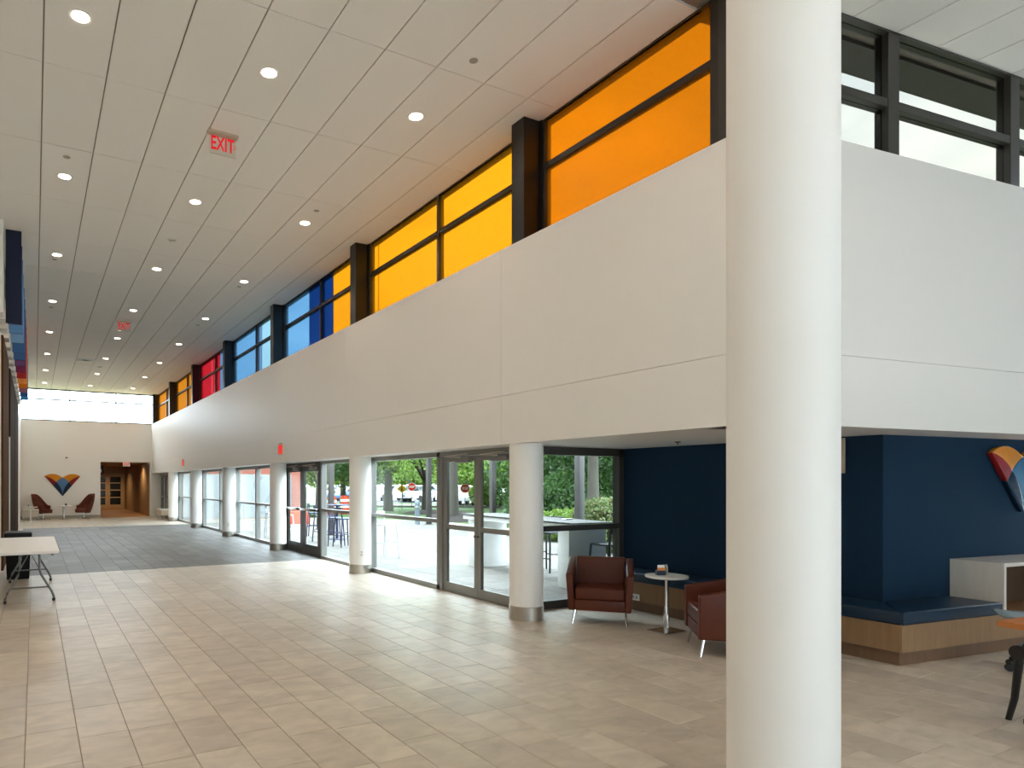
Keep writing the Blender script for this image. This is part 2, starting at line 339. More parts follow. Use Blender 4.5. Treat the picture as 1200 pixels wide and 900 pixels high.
for k in range(int((XL - X0) / TW), ncol1):
    xa, xb = X0 + k * TW, X0 + (k + 1) * TW
    off = random.choice((0, .2, .4)) + random.uniform(-.02, .02)
    j0 = int((YB - off) / TL)
    for j in range(j0, int((YE - off) / TL) + 1):
        ya, yb = off + j * TL, off + (j + 1) * TL
        lim = 6.68 if xa >= XG else YE
        x1 = min(xb, XG) if (xb > XG > xa and ya > 6.68) else xb
        yb = min(yb, lim) if ya < lim else None
        if yb is None: continue
        if x1 - xa < .03 or yb - ya < .03: continue
        if xa < -.9 and ya > 12.6: continue
        segs = []
        if yb <= 13.22 or ya >= 26.9 or xa < -.56: segs = [(ya, yb)]
        else:
            if ya < 13.22: segs.append((ya, 13.22))
            if yb > 26.9: segs.append((26.9, yb))
            ga_, gb_ = max(ya, 13.222), min(yb, 26.898); gx_ = max(xa, -.553)
            if gb_ - ga_ > .03 and x1 - gx_ > .03: grey.append((gx_, x1, ga_, gb_))
        for (p, q) in segs:
            if q - p > .03: tiles.append((xa, x1, p, q))
def in_frame(t):
    x, y, d = project((t[0] + t[1]) / 2, (t[2] + t[3]) / 2, 0)
    return d > 0 and -40 < x < 1240 and 560 < y < 935
vis = sorted([t for t in tiles if in_frame(t)], key=lambda t: (t[0] + t[1]) / 2 * SN + (t[2] + t[3]) / 2 * CS)
near = set(vis[:300]); GP = .0016
field = MB()
for t in tiles:
    if t in near:
        link('tile', tile_mesh(t[1] - t[0] - 2 * GP, t[3] - t[2] - 2 * GP, M['tile']), floor, ((t[0] + t[1]) / 2, (t[2] + t[3]) / 2, random.uniform(-.0006, .0006)))
    else:
        a, b, c, d = t[0] + GP, t[1] - GP, t[2] + GP, t[3] - GP
        field.add([(a, c, -.01), (b, c, -.01), (b, d, -.01), (a, d, -.01), (a, c, 0), (b, c, 0), (b, d, 0), (a, d, 0)], [(4, 5, 6, 7), (0, 1, 5, 4), (1, 2, 6, 5), (2, 3, 7, 6), (3, 0, 4, 7)])
o = link('tile_field', field.mesh('tile_field', M['tile'], smooth=False), floor); o['kind'] = 'stuff'

# band of grey tiles across the hall, same format
gf = struct('floor_grey', MB().box((-.555, 13.221, -.0058), (XG - .005, 26.899, -.005)), M['grout'], 'band of dark grey stone tiles across the pale hall floor')
grey.sort(key=lambda t: (t[0] + t[1]) / 2 * SN + (t[2] + t[3]) / 2 * CS)
rest = MB()
for i, t in enumerate(grey):
    if i < 300: link('tile', tile_mesh(t[1] - t[0] - 2 * GP, t[3] - t[2] - 2 * GP, M['greytile'], .0045), gf, ((t[0] + t[1]) / 2, (t[2] + t[3]) / 2, random.uniform(-.0004, .0004)))
    else: rest.box((t[0] + GP, t[2] + GP, -.0045), (t[1] - GP, t[3] - GP, 0))
o = link('tile_field', rest.mesh('grey_tile_field', M['greytile'], smooth=False), gf); o['kind'] = 'stuff'

# ------------------------------------------------------------------ ceiling
def ret_glass_y(x): return ret(0, .45)[1] + (x - ret(0, .45)[0]) * math.tan(TR)
cb = MB().prism([(XL, YB), (XR, YB), (XR, ret_glass_y(XR) + .50), (XW + .15, ret_glass_y(XW) + .50), (XW + .15, YE + .3), (XL, YE + .3)], ZC + .02, ZC + .32)
ceiling = struct('ceiling', cb, M['ceilgrid'], 'white suspended ceiling of long acoustic tiles')
CW, CL, CX0, CY0 = .61, 1.80, .077, 5.82
ctile = MB(); nparts = 0
for k in range(int((XL - CX0) / CW) - 1, int((XR - CX0) / CW) + 1):
    for j in range(int((YB - CY0) / CL) - 1, int((YE - CY0) / CL) + 1):
        xa, xb, ya, yb = CX0 + k * CW + .007, CX0 + (k + 1) * CW - .007, CY0 + j * CL + .004, CY0 + (j + 1) * CL - .004
        xa, ya, yb = max(xa, XL), max(ya, YB), min(yb, YE)
        if xb - xa < .05 or yb - ya < .05: continue
        y2a = y2b = yb
        if xa > XW - .02:
            ga, gb = ret_glass_y(xa) - .02, ret_glass_y(xb) - .02
            if ya > min(ga, gb) - .05: continue
            y2a, y2b = min(yb, ga), min(yb, gb)
        elif xb > XW - .02:
            if ya < ret_glass_y(XW) - .05:
                y2a = y2b = min(yb, ret_glass_y(XW) - .03) if xb > XW else yb
            if ya > 3.4: xb = XW - .03
            if xb - xa < .05: continue
        if xa < -.58 and ya > 12: continue
        e = random.uniform(0, .0015); z0, z1 = ZC + e, ZC + .0195
        px, py, d = project((xa + xb) / 2, (ya + yb) / 2, ZC)
        shown = d > .3 and -90 < px < 1290 and -130 < py < 570
        mb = MB() if shown and nparts < 300 else ctile
        mb.hexa([(xa, ya, z0), (xb, ya, z0), (xb, y2b, z0), (xa, y2a, z0)], [(xa, ya, z1), (xb, ya, z1), (xb, y2b, z1), (xa, y2a, z1)])
        if mb is not ctile:
            link('tile', mb.mesh('ceiling_tile', M['ceiltile'], smooth=False), ceiling); nparts += 1
o = link('tile_field', ctile.mesh('ceiling_tile_field', M['ceiltile'], smooth=False), ceiling); o['kind'] = 'stuff'
struct('trim_1', MB().box((XW - .03, 4.0, ZC - .012), (XW + .01, YE, ZC + .02)), M['white'], 'thin white ceiling edge angle above the coloured windows')

# ------------------------------------------------------------------ white bulkhead on the right with panels
wr = struct('wall_right', MB().box((XF + .02, 3.3, ZS), (XG + .1, YE, ZF - .012)).box((XF, 3.3, ZF - .012), (XG + .1, YE, ZF)), M['panel'], 'long white bulkhead wall above the storefront, clerestory windows on its ledge')
joints = [3.222] + [y + .22 for y in COLY] + [YE]
GJ = .004
for a, b in zip(joints[:-1], joints[1:]):
    for z0, z1 in ((ZS, 2.722), (2.722, ZF - .012)):
        obj('panel', MB().box((XF, a + GJ / 2, z0 + (GJ if z0 > 2.5 else 0)), (XF + .02, b - GJ / 2, z1)), M['panel'], wr)
# return bulkhead
def rbox(s0, n0, z0, s1, n1, z1):
    a, b, c, d = ret(s0, n0), ret(s1, n0), ret(s1, n1), ret(s0, n1)
    return [(p[0], p[1], z0) for p in (a, b, c, d)], [(p[0], p[1], z1) for p in (a, b, c, d)]
wt = struct('wall_return', MB().hexa(*rbox(.02, .02, ZS, 7.4, .6, ZF - .012)).hexa(*rbox(0, 0, ZF - .012, 7.4, .6, ZF)), M['panel'], 'white bulkhead wall of the return wing over the navy nook')
for s0, s1 in ((0, 5.6), (5.604, 7.4)):
    for z0, z1 in ((ZS, 2.722), (2.726, ZF - .012)):
        obj('panel', MB().hexa(*rbox(s0, 0, z0, s1, .02, z1)), M['panel'], wt)
# soffit over the nook and the storefront
struct('ceiling_nook', MB().prism([ret(.02, .05), ret(7.4, .05), (XR + .6, 8.2), (XG + .1, 8.2), (XG + .1, 6.5), (XF + .02, 6.5)], ZS + .001, ZS + .3), M['white'], 'low white soffit over the navy seating nook')

# ------------------------------------------------------------------ far wall
fw = struct('wall_far', MB().box((-5, YE + .03, 0), (2.79, YE + .3, ZF)).box((5.06, YE + .03, 0), (6.4, YE + .3, ZF)).box((2.79, YE + .03, 2.66), (5.06, YE + .3, ZF)), M['panel'], 'white end wall of the hall below the far windows')
for x0, x1, z0, z1 in ((-.6, 2.79, .14, 2.72), (2.79, 5.06, 2.66, 2.72), (-.6, 5.12, 2.724, ZF), (5.06, 5.7, .14, 2.1)):
    obj('panel', MB().box((x0 + .001, YE, z0), (x1 - .001, YE + .03, z1)), M['panel'], fw)
struct('baseboard_far', MB().box((-.56, YE - .012, 0), (2.79, YE + .03, .14)), M['baseboard'], 'grey baseboard along the end wall')

# ------------------------------------------------------------------ generic glazed unit
def local_frame(name, p0, p1, label):
    """x runs p0->p1; +y is to the left of that direction"""
    o = structe(name, (p0[0], p0[1], 0), math.atan2(p1[1] - p0[1], p1[0] - p0[0]), label)
    return o, math.hypot(p1[0] - p0[0], p1[1] - p0[1])
def bar(parent, name, x0, x1, z0, z1, dep, m, bev=.003): return obj(name, MB().box((x0, -dep / 2, z0), (x1, dep / 2, z1)), m, parent, bevel=bev, seg=1)
def window(name, p0, p1, z0, z1, mulls, transoms, panes, label, fm, fw=.06, dep=.11, mw=.06, tw=.06, edge=(1, 1), sill=None, row_mats=None, head=None):
    """panes: list of (x0, x1, material) per column stretch, repeated for each row"""
    o, W = local_frame(name, p0, p1, label)
    fr = MB(); sl = sill or fw; hd = head or fw
    if edge[0]: fr.box((0, -dep / 2, z0), (fw, dep / 2, z1))
    if edge[1]: fr.box((W - fw, -dep / 2, z0), (W, dep / 2, z1))
    fr.box((0, -dep / 2, z0), (W, dep / 2, z0 + sl)); fr.box((0, -dep / 2, z1 - hd), (W, dep / 2, z1))
    obj('frame', fr, fm, o)
    for x in mulls: bar(o, 'mullion', x - mw / 2, x + mw / 2, z0 + sl, z1 - hd, dep, fm)
    xs = [fw * edge[0]] + [v for x in mulls for v in (x - mw / 2, x + mw / 2)] + [W - fw * edge[1]]
    for z in transoms:
        for i in range(0, len(xs), 2): bar(o, 'transom', xs[i], xs[i + 1], z - tw / 2, z + tw / 2, dep * .92, fm)
    zs = [z0 + sl] + [v for z in transoms for v in (z - tw / 2, z + tw / 2)] + [z1 - hd]
    for (a, b, m) in (panes or [(0, W, M['glass'])]):
        for i in range(0, len(xs), 2):
            u, v = max(a, xs[i]), min(b, xs[i + 1])
            if v - u < .02: continue
            for r in range(0, len(zs), 2): obj('pane', MB().box((u, -.006, zs[r]), (v, .006, zs[r + 1])), row_mats[r // 2] if row_mats else m, o)
    return o

# coloured clerestory, bay by bay (local x runs away from the camera)
PW = .23
bays = []
ys = [3.9] + [y + .02 for y in COLY] + [YE - .02]
C = M
bay_panes = {
    0: [(0, 9, C['amber'])],
    1: [(0, 4.05, C['yellow']), (4.05, 9, C['yellow'])],
    2: [(0, 1.45, C['yellow']), (1.45, 2.77, C['dblue']), (2.77, 9, C['lblue'])],
    3: [(0, 1.64, C['cyan']), (1.64, 2.0, C['slate']), (2.0, 9, C['lblue'])],
    4: [(0, 1.53, C['slate']), (1.53, 2.47, C['red']), (2.47, 2.84, C['pink']), (2.84, 9, C['red'])],
    5: [(0, 9, C['orange'])], 6: [(0, 9, C['orange'])]}
bay_txt = ['single amber pane beside the corner mullion', 'bright yellow panes', 'yellow, dark blue and light blue panes', 'pale cyan and light blue panes', 'red and slate blue panes', 'orange panes before the last bay', 'orange panes at the end wall']
# posts stand between the bays, each 0.23 wide
post_me = MB().box((0, 0, ZF), (.24, PW, ZC)).mesh('post', M['black'], .004, 1)
post_lab = ['amber bay and yellow bay', 'yellow bay and dark blue panes', 'light blue pane and pale cyan pane', 'light blue bay and slate blue pane', 'red bay and orange bay', 'two orange bays']
for k, y in enumerate(COLY):
    p = thing('clerestory_post', 'black steel post on the white ledge between ' + post_lab[k], 'post', (XF + .03, y - .17, 0), 0, 'black clerestory posts', 'thing')
    link('post_shaft', post_me, p)
    obj('post_flange', MB().box((.24, -.03, ZF), (.31, PW + .05, ZC)), M['black'], p)
p = thing('clerestory_post', 'black steel post in the corner by the white end window', 'post', (XF + .03, YE - .25, 0), 0, 'black clerestory posts', 'thing')
link('post_shaft', post_me, p)
for k in range(7):
    y0 = 3.83 if k == 0 else COLY[k - 1] + .08
    y1 = COLY[k] - .18 if k < 6 else YE - .05
    window('window_%d' % (k + 1), (XW, y0), (XW, y1), ZF, ZC, [] if k == 0 else [(y1 - y0) * .468], [5.44], bay_panes[k], 'clerestory window with ' + bay_txt[k], M['bronze'], .055, .1, .055, .065, head=.012)
struct('trim_2', MB().box((XW - .06, ret_glass_y(XW) - .05, ZF), (XW + .1, 3.83, ZC)), M['bronze'], 'wide dark mullion where the amber window meets the return wing')
# return wing clerestory
ga, gb = ret(.1, .45), ret(7.4, .45)
window('window_8', ga, gb, ZF, ZC, [2.10, 4.05, 6.0], [5.30], [(0, 9, M['skyglass'])], 'clerestory window of the return wing, tinted to dim the bright cloud', M['bronze'], .06, .13, .16, .085, head=.02)
ov = MB().hexa(*rbox(.75, .62, ZC - .02, 7.6, .98, ZC + .02))
struct('trim_3', ov, M['bronze'], 'dark roof overhang outside the return wing clerestory')
# end wall windows
window('window_9', (-.56, YE + .12), (5.42, YE + .12), ZF, ZC, [2.03, 4.05], [5.52], [(0, 9, M['glass'])], 'white daylight window across the top of the end wall', M['bronze'], .05, .1, .05, .05)

# ------------------------------------------------------------------ storefront below
def leaf(door, x0, x1, z0, z1, m, stile, rail_z, bottom, yo, panic=False, closer=True, hinge_left=True):
    lf = MB().box((x0, -.025, z0), (x0 + stile, .025, z1)).box((x1 - stile, -.025, z0), (x1, .025, z1)).box((x0 + stile, -.025, z1 - stile), (x1 - stile, .025, z1)).box((x0 + stile, -.025, z0), (x1 - stile, .025, z0 + bottom))
    l = obj('leaf', lf, m, door)
    obj('rail', MB().box((x0 + stile, -.024, rail_z - .035), (x1 - stile, .024, rail_z + .035)), m, l)
    obj('pane', MB().box((x0 + stile, -.005, z0 + bottom), (x1 - stile, .005, rail_z - .035)), M['glass'], l)
    obj('pane', MB().box((x0 + stile, -.005, rail_z + .035), (x1 - stile, .005, z1 - stile)), M['glass'], l)
    if panic: obj('push_bar', MB().box((x0 + .03, yo * .03, rail_z - .03), (x1 - .03, yo * .10, rail_z + .03)), M['chrome'], l, bevel=.01)
    else:
        xh = x1 - stile / 2 if hinge_left else x0 + stile / 2
        obj('lock_cylinder', MB().tube([(xh, yo * .02, rail_z - .1), (xh, yo * .05, rail_z - .1)], .018), M['chrome'], l)
    if closer:
        xc = x0 + .12
        obj('closer', MB().box((xc, yo * .03, z1 - .10), (xc + .34, yo * .10, z1 - .03)), M['alu'], l, bevel=.006)
        obj('closer_arm', MB().tube([(xc + .25, yo * .06, z1 - .02), (xc + .42, yo * .22, z1 - .005), (xc + .08, yo * .06, z1 + .03)], .012, 6), M['steel'], l)
    return l
def storefront_door(name, ya, yb, m, label, rail, stile, bottom, panic, jamb=.09):
    # local x runs +Y, local +y points into the hall (-X)
    o, W = local_frame(name, (XG, ya), (XG, yb), label)
    obj('frame', MB().box((0, -.06, 0), (jamb, .06, ZS)).box((W - jamb, -.06, 0), (W, .06, ZS)).box((jamb, -.06, 2.05), (W - jamb, .06, ZS)).box((jamb, -.05, .0), (W - jamb, .05, .012)), m, o)
    mid = W / 2
    leaf(o, jamb + .006, mid - .003, .015, 2.045, m, stile, rail, bottom, 1, panic)
    leaf(o, mid + .003, W - jamb - .006, .015, 2.045, m, stile, rail, bottom, 1, panic, hinge_left=False)
    return o
storefront_door('door_1', 6.72, 8.58, M['alu'], 'grey aluminium glass double door beside the second-nearest round column'.replace('second-nearest ', ''), .985, .075, .13, False, .06)
window('window_10', (XG, 8.58), (XG, 11.0), 0, ZS, [], [1.06], None, 'large two-pane storefront window between the grey door and a column', M['alu'], .075, .13, .06, .06)
window('window_11', (XG, 11.0), (XG, 13.35), 0, ZS, [], [1.06], None, 'narrow storefront sidelight beside the dark bronze door', M['alu'], .06, .13, .06, .06)
storefront_door('door_2', 13.35, 15.75, M['bronze'], 'dark bronze glass double door with steel push bars', 1.04, .13, .22, True, .12)
window('window_12', (XG, 15.75), (XG, 20.24), 0, ZS, [2.35], [1.06], None, 'storefront window with bar stools behind it', M['alu'], .08, .13, .1, .06)
window('window_13', (XG, 20.24), (XG, 24.73), 0, ZS, [1.95], [1.06], None, 'storefront window between the fourth and fifth columns', M['alu'], .08, .13, .1, .06)
window('window_14', (XG, 24.73), (XG, 29.34), 0, ZS, [2.2], [1.06], None, 'storefront window between the fifth and sixth columns', M['alu'], .08, .13, .1, .06)
window('window_15', (XG, 29.34), (XG, 32.0), 0, ZS, [], [1.06], None, 'storefront window beside the last door', M['alu'], .08, .13, .1, .06)
storefront_door('door_3', 32.0, 33.88, M['alu'], 'last glass double door by the end wall with push bars', 1.0, .09, .16, True, .08)
# side window closing the nook
window('window_16', (XG + .0, 6.66), (7.36, 6.66), 0, ZS, [], [1.05], None, 'nook window looking on to the patio bar table', M['bronze'], .105, .12, .06, .075)
struct('trim_4', MB().box((XG - .06, 6.6, 0), (XG + .06, 6.72, ZS)), M['bronze'], 'dark corner post where storefront and nook window meet')

# ------------------------------------------------------------------ nook walls
WB0 = (7.4, 3.45)
def wb(s, n=0.): return (WB0[0] + s * TD[0] + n * TN[0], WB0[1] + s * TD[1] + n * TN[1])
struct('wall_nook', MB().prism([(7.34, 6.75), WB0, wb(5.2), (XR + .6, 6.75)], 0, ZS + .02), M['navyfab'], 'navy fabric wall wrapping the seating nook')

# ------------------------------------------------------------------ outer shell out of view
struct('wall_left', MB().box((-.85, 12.9, 0), (-.56, YE, 4.45)).box((-.85, 12.9, 4.45), (-.62, YE, ZC)), M['white'], 'white wall behind the wood portal')
struct('wall_left_near', MB().box((XL, 12.9, 0), (-.85, 13.2, ZC)).box((XL - .2, YB, 0), (XL, 13.2, ZC)), M['white'], 'white side wall of the hall')
window('window_17', (XL, YB), (XR, YB), 0, ZC, [2.4, 4.8, 7.2, 9.6, 12, 14.4], [2.2, 4.4], [(0, 20, M['entrance'])], 'tall glazed entrance front', M['bronze'], .08, .15, .08, .08, row_mats=[M['glass'], M['entrance'], M['entrance']])  # upper panes tinted to hold daylight off the walls, lower row left clear
window('window_18', (XR, YB), (XR, 2.2), 0, ZC, [2.5, 5.0, 7.5], [2.2, 4.4], [(0, 20, M['entrance'])], 'tall glazed side front of the return wing', M['bronze'], .08, .15, .08, .08, row_mats=[M['entrance']] * 3)

# ------------------------------------------------------------------ columns
def column(x, y, r, h, label, outlet=None):
    c = thing('column', label, 'column', (x, y, 0), 0, 'white round columns', 'thing')
    obj('shaft', MB().lathe([(r, .0), (r, h)], 48), M['column'], c)
    obj('base_band', MB().lathe([(r + .006, .0), (r + .006, .165), (r + .003, .168), (r, .168)], 48), M['steel'], c)
    if outlet is not None:
        e = obj('outlet_plate', MB().box((-.035, -r - .012, .32), (.035, -r + .006, .43)), M['whitetop'], c, bevel=.003, rz=outlet)
        obj('socket', MB().box((-.014, -r - .014, .335), (.014, -r - .01, .365)).box((-.014, -r - .014, .385), (.014, -r - .01, .415)), M['vent'], e)
    return c
clab = ['white round column between the grey glass door and the rust armchair', 'white round column between the bronze door sidelight and the large window, with outlet', 'white round column between the bronze door and the bar stool window',
        'white round column with outlet, fourth along the storefront', 'slim white round column, fifth along the storefront', 'last white round column by the low bench at the end wall']
for k, y in enumerate(COLY): column(5.33, y, .203, ZS + .002, clab[k], math.radians(-20) if k in (1, 3) else None)
column(3.30, 1.98, .243, ZC + .01, 'tall white round column rising from floor to ceiling in front of everything')

# ------------------------------------------------------------------ downlights
trim_me = MB().lathe([(.075, .0), (.10, -.008), (.105, -.004), (.105, 0.004)], 28).mesh('trim_ring', M['white'])
lens_me = MB().lathe([(0.0001, -.002), (.078, -.002)], 28).mesh('lens', M['lens'])
ld = bpy.data.lights.new('downlight_lamp', 'SPOT'); ld.energy = LAMP_W; ld.color = (1.0, .845, .69); ld.spot_size = math.radians(165); ld.spot_blend = .6; ld.shadow_soft_size = .08
rows = [(.38, 'beside the striped fins'), (2.21, 'down the middle of the ceiling'), (4.02, 'beside the coloured windows')]
LY = [6.72 + 3.61 * k for k in range(8)]
def downlight(x, y, label, group):
    d = thing('downlight', label, 'downlight', (x, y, ZC), 0, group)
    link('trim_ring', trim_me, d); link('lens', lens_me, d)
    l = bpy.data.objects.new('lamp', ld); COL.objects.link(l); l.parent = d; l.location = (0, 0, -.02)
for x, txt in rows:
    for k, y in enumerate(LY):
        downlight(x, y, '%s round downlight from the end wall in the row %s' % (ORD[7 - k], txt), 'round ceiling downlights')
for x, y in [(.38, -.5), (2.21, -.5), (4.02, -.5), (.38, 3.1), (2.21, 3.1), (4.02, 3.1), (5.85, -.5), (7.68, -.5), (9.5, -.5), (-1.45, 3.1), (-3.28, 3.1), (-1.45, 6.72), (-3.28, 6.72), (-1.45, -.5), (.38, -4.1), (2.21, -4.1), (4.02, -4.1), (7.68, -4.1)]:
    d = thing('downlight', 'round ceiling downlight outside the photographed view', 'downlight', (x, y, ZC), 0, 'unseen ceiling downlights')
    link('trim_ring', trim_me, d); link('lens', lens_me, d)
    l = bpy.data.objects.new('lamp', ld); COL.objects.link(l); l.parent = d; l.location = (0, 0, -.02)
# sprinklers and detectors
spr_me = MB().lathe([(.045, .002), (.045, -.004), (.02, -.008), (.0001, -.009)], 20).mesh('sprinkler', M['baseboard'])
def ceil_at(px, py):
    rx, ry, rz = (px - CX) / F_PX * CS + SN, -(px - CX) / F_PX * SN + CS, -(py - CY) / F_PX
    d = (ZC - EYE) / rz; return rx * d, ry * d
for k, (px, py, txt) in enumerate([(78, 184, 'between the first two downlights near the striped fins'), (371, 247, 'before the third downlight by the coloured windows'), (555, 71, 'near the amber window and the tall column'), (64, 304, 'behind the third downlight near the striped fins'),
                                   (280, 336, 'behind the third downlight along the coloured windows'), (60, 360, 'behind the fourth downlight near the striped fins'), (232, 381, 'behind the fourth downlight along the coloured windows')]):
    x, y = ceil_at(px, py)
    tag(link('sprinkler', spr_me, None, (x, y, ZC)), 'small grey ceiling sprinkler plate ' + txt, 'sprinkler', 'ceiling sprinkler plates')
x, y = ceil_at(202, 281)
sd = thing('smoke_detector', 'white ceiling smoke detector near the third middle downlight', 'detector', (x, y, ZC))
obj('base', MB().lathe([(.075, .002), (.075, -.012), (.07, -.016), (.0001, -.016)], 24), M['white'], sd)
obj('sensing_head', MB().lathe([(.045, -.014), (.045, -.035), (.03, -.045), (.0001, -.045)], 20), M['white'], sd)
obj('slot', MB().lathe([(.046, -.022), (.047, -.028), (.046, -.03)], 20), M['rubber'], sd)
x, y = ceil_at(100, 421.5)
vt = thing('ceiling_diffuser', 'bright white square air diffuser in the far ceiling', 'vent', (x, y, ZC))
obj('frame', MB().box((-.29, -.29, -.02), (.29, -.25, .002)).box((-.29, .25, -.02), (.29, .29, .002)).box((-.29, -.25, -.02), (-.25, .25, .002)).box((.25, -.25, -.02), (.29, .25, .002)), M['white_s'], vt)
for r in (.2, .13, .06): obj('cone', MB().lathe([(r * 1.4, -.02), (r * 1.15, -.002), (r * 1.1, -.004), (r * 1.35, -.022)], 4), M['white_s'], vt, rz=PI / 4)
x, y = ceil_at(117, 430)
tag(obj('access_plate', MB().lathe([(.09, .002), (.09, -.006), (.0001, -.006)], 20), M['baseboard'], None, loc=(x, y, ZC)), 'grey round ceiling speaker plate past the diffuser', 'plate')

# ------------------------------------------------------------------ exit signs
def exit_ceiling(x, y, label):
    e = thing('exit_sign', label, 'exit sign', (x, y, ZC), math.radians(2))
    obj('housing', MB().box((-.19, -.045, -.035), (.19, .045, .001)), M['vent'], e, bevel=.006)
    obj('plate', MB().box((-.165, -.004, -.275), (.165, .004, -.035)), M['acrylic'], e)
    obj('edge_strip', MB().box((-.165, -.005, -.279), (.165, .005, -.275)), M['exitface'], e)
    text('lettering', 'EXIT', .235, M['exitred'], e, (-.005, -.0075, -.15), (PI / 2, 0, 0), .0015, .62)
    obj('arrow', MB().add([(.128, -.007, -.12), (.14, -.007, -.12), (.165, -.007, -.15), (.14, -.007, -.18), (.128, -.007, -.18), (.15, -.007, -.15)], [(0, 1, 2, 5), (5, 2, 3, 4)]), M['exitred'], e)
    return e
exit_ceiling(2.08, 8.15, 'edge-lit red exit sign hanging from the ceiling, larger of the two')
exit_ceiling(2.13, 18.8, 'small distant edge-lit red exit sign hanging from the ceiling')
def exit_wall(loc, rz, label, panel=True):
    e = thing('exit_sign', label, 'exit sign', loc, rz)
    obj('housing', MB().box((-.165, -.03, -.12), (.165, 0, .12)), M['exitface'], e, bevel=.006)
    if panel:
        obj('face', MB().box((-.15, -.034, -.105), (.15, -.029, .105)), M['exitpanel'], e)
        text('lettering', 'EXIT', .19, M['exitred'], e, (0, -.0355, 0), (PI / 2, 0, 0), .001, .62)
        obj('canopy', MB().box((-.08, -.06, .12), (.08, 0, .145)), M['baseboard'], e, bevel=.004)
    else:
        text('lettering', 'EXIT', .17, M['exitred'], e, (0, -.0325, 0), (PI / 2, 0, 0), .001, .7)
    return e
exit_wall((XF, 14.65, 2.43), -PI / 2, 'red exit sign on the white bulkhead above the bronze door')
exit_wall((XF, 26.05, 2.42), -PI / 2, 'red exit sign on the white bulkhead near the end wall')
exit_wall((3.95, YE - .01, 2.57), 0, 'white exit sign with red letters over the wood corridor opening', False)

# ------------------------------------------------------------------ wood corridor beyond the end wall
struct('floor_corridor', MB().box((1.6, YE + .0, -.05), (5.4, 44.3, .003)), M['corridorfloor'], 'warm wood floor of the corridor')
struct('wall_corridor', MB().box((1.5, YE + .3, 0), (1.6, 44.3, 2.7)).box((5.06, YE + .3, 0), (5.2, 37.6, 2.7)).box((5.12, 37.6, 0), (5.3, 44.3, 2.7)).box((1.6, 44.2, 0), (5.2, 44.4, 2.7)), M['corridorwood'], 'warm wood panelling of the corridor')
struct('ceiling_corridor', MB().box((1.5, YE + .3, 2.68), (5.4, 44.4, 2.8)), M['corridorwood'], 'wood ceiling of the corridor')
d4, W4 = local_frame('door_4', (3.15, 44.16), (4.95, 44.16), 'pair of wood doors with four dark panes each')
obj('frame', MB().box((-.1, -.06, 0), (0, .04, 2.22)).box((1.8, -.06, 0), (1.9, .04, 2.22)).box((0, -.06, 2.14), (1.8, .04, 2.22)), M['doorwood'], d4)
for x0 in (.01, .905):
    st = MB(); x1 = x0 + .885
    st.box((x0, -.045, .01), (x0 + .13, .0, 2.13)).box((x1 - .13, -.045, .01), (x1, .0, 2.13))
    zz = [.01, .30, .72, .78, 1.18, 1.24, 1.62, 1.68, 2.04, 2.13]
    for a, b in zip(zz[0::2], zz[1::2]): st.box((x0 + .13, -.045, a), (x1 - .13, 0, b))
    lf = obj('leaf', st, M['doorwood'], d4)
    for a, b in ((.30, .72), (.78, 1.18), (1.24, 1.62), (1.68, 2.04)): obj('pane', MB().box((x0 + .13, -.02, a), (x1 - .13, -.01, b)), M['darkglass'], lf)
    hx = x1 - .06 if x0 < .5 else x0 + .06
    obj('handle', MB().tube([(hx, -.045, 1.0), (hx, -.1, 1.0), (hx + (-.1 if x0 < .5 else .1), -.1, 1.0)], .012, 8), M['steel'], lf)
cl = thing('downlight', 'small warm downlight inside the wood corridor', 'downlight', (4.55, 36.2, 2.68))
link('trim_ring', trim_me, cl); link('lens', lens_me, cl)
lc = bpy.data.lights.new('corridor_lamp', 'SPOT'); lc.energy = 130; lc.color = (1, .74, .48); lc.spot_size = math.radians(150); lc.spot_blend = .8; lc.shadow_soft_size = .06
l = bpy.data.objects.new('lamp', lc); COL.objects.link(l); l.parent = cl; l.location = (0, 0, -.03)
cl2 = dup(cl, (4.0, 42.4, 2.68), label='small warm downlight added to brighten the wood corridor doors')  # extra lamp set close to the doors to brighten them
e = exit_wall((3.35, 41.2, 2.45), 0, 'red exit sign hung deep inside the wood corridor')
sg = thing('corridor_sign', 'dark blue hanging sign with pale symbol inside the corridor', 'sign', (2.98, 36.2, 2.32))
obj('sign_board', MB().box((-.16, -.012, -.22), (.16, .012, .22)), M['card_navy'], sg)
obj('symbol', MB().box((-.06, -.014, -.14), (-.01, -.012, .02)).box((.01, -.014, -.14), (.06, -.012, .02)).lathe([(.0001, 0), (.035, 0), (.035, .003)], 12, (0, -.014, .09)), M['white_s'], sg)
for sx in (-.1, .1): obj('hanger', MB().tube([(sx, 0, .22), (sx, 0, .36)], .006, 6), M['steel'], sg)

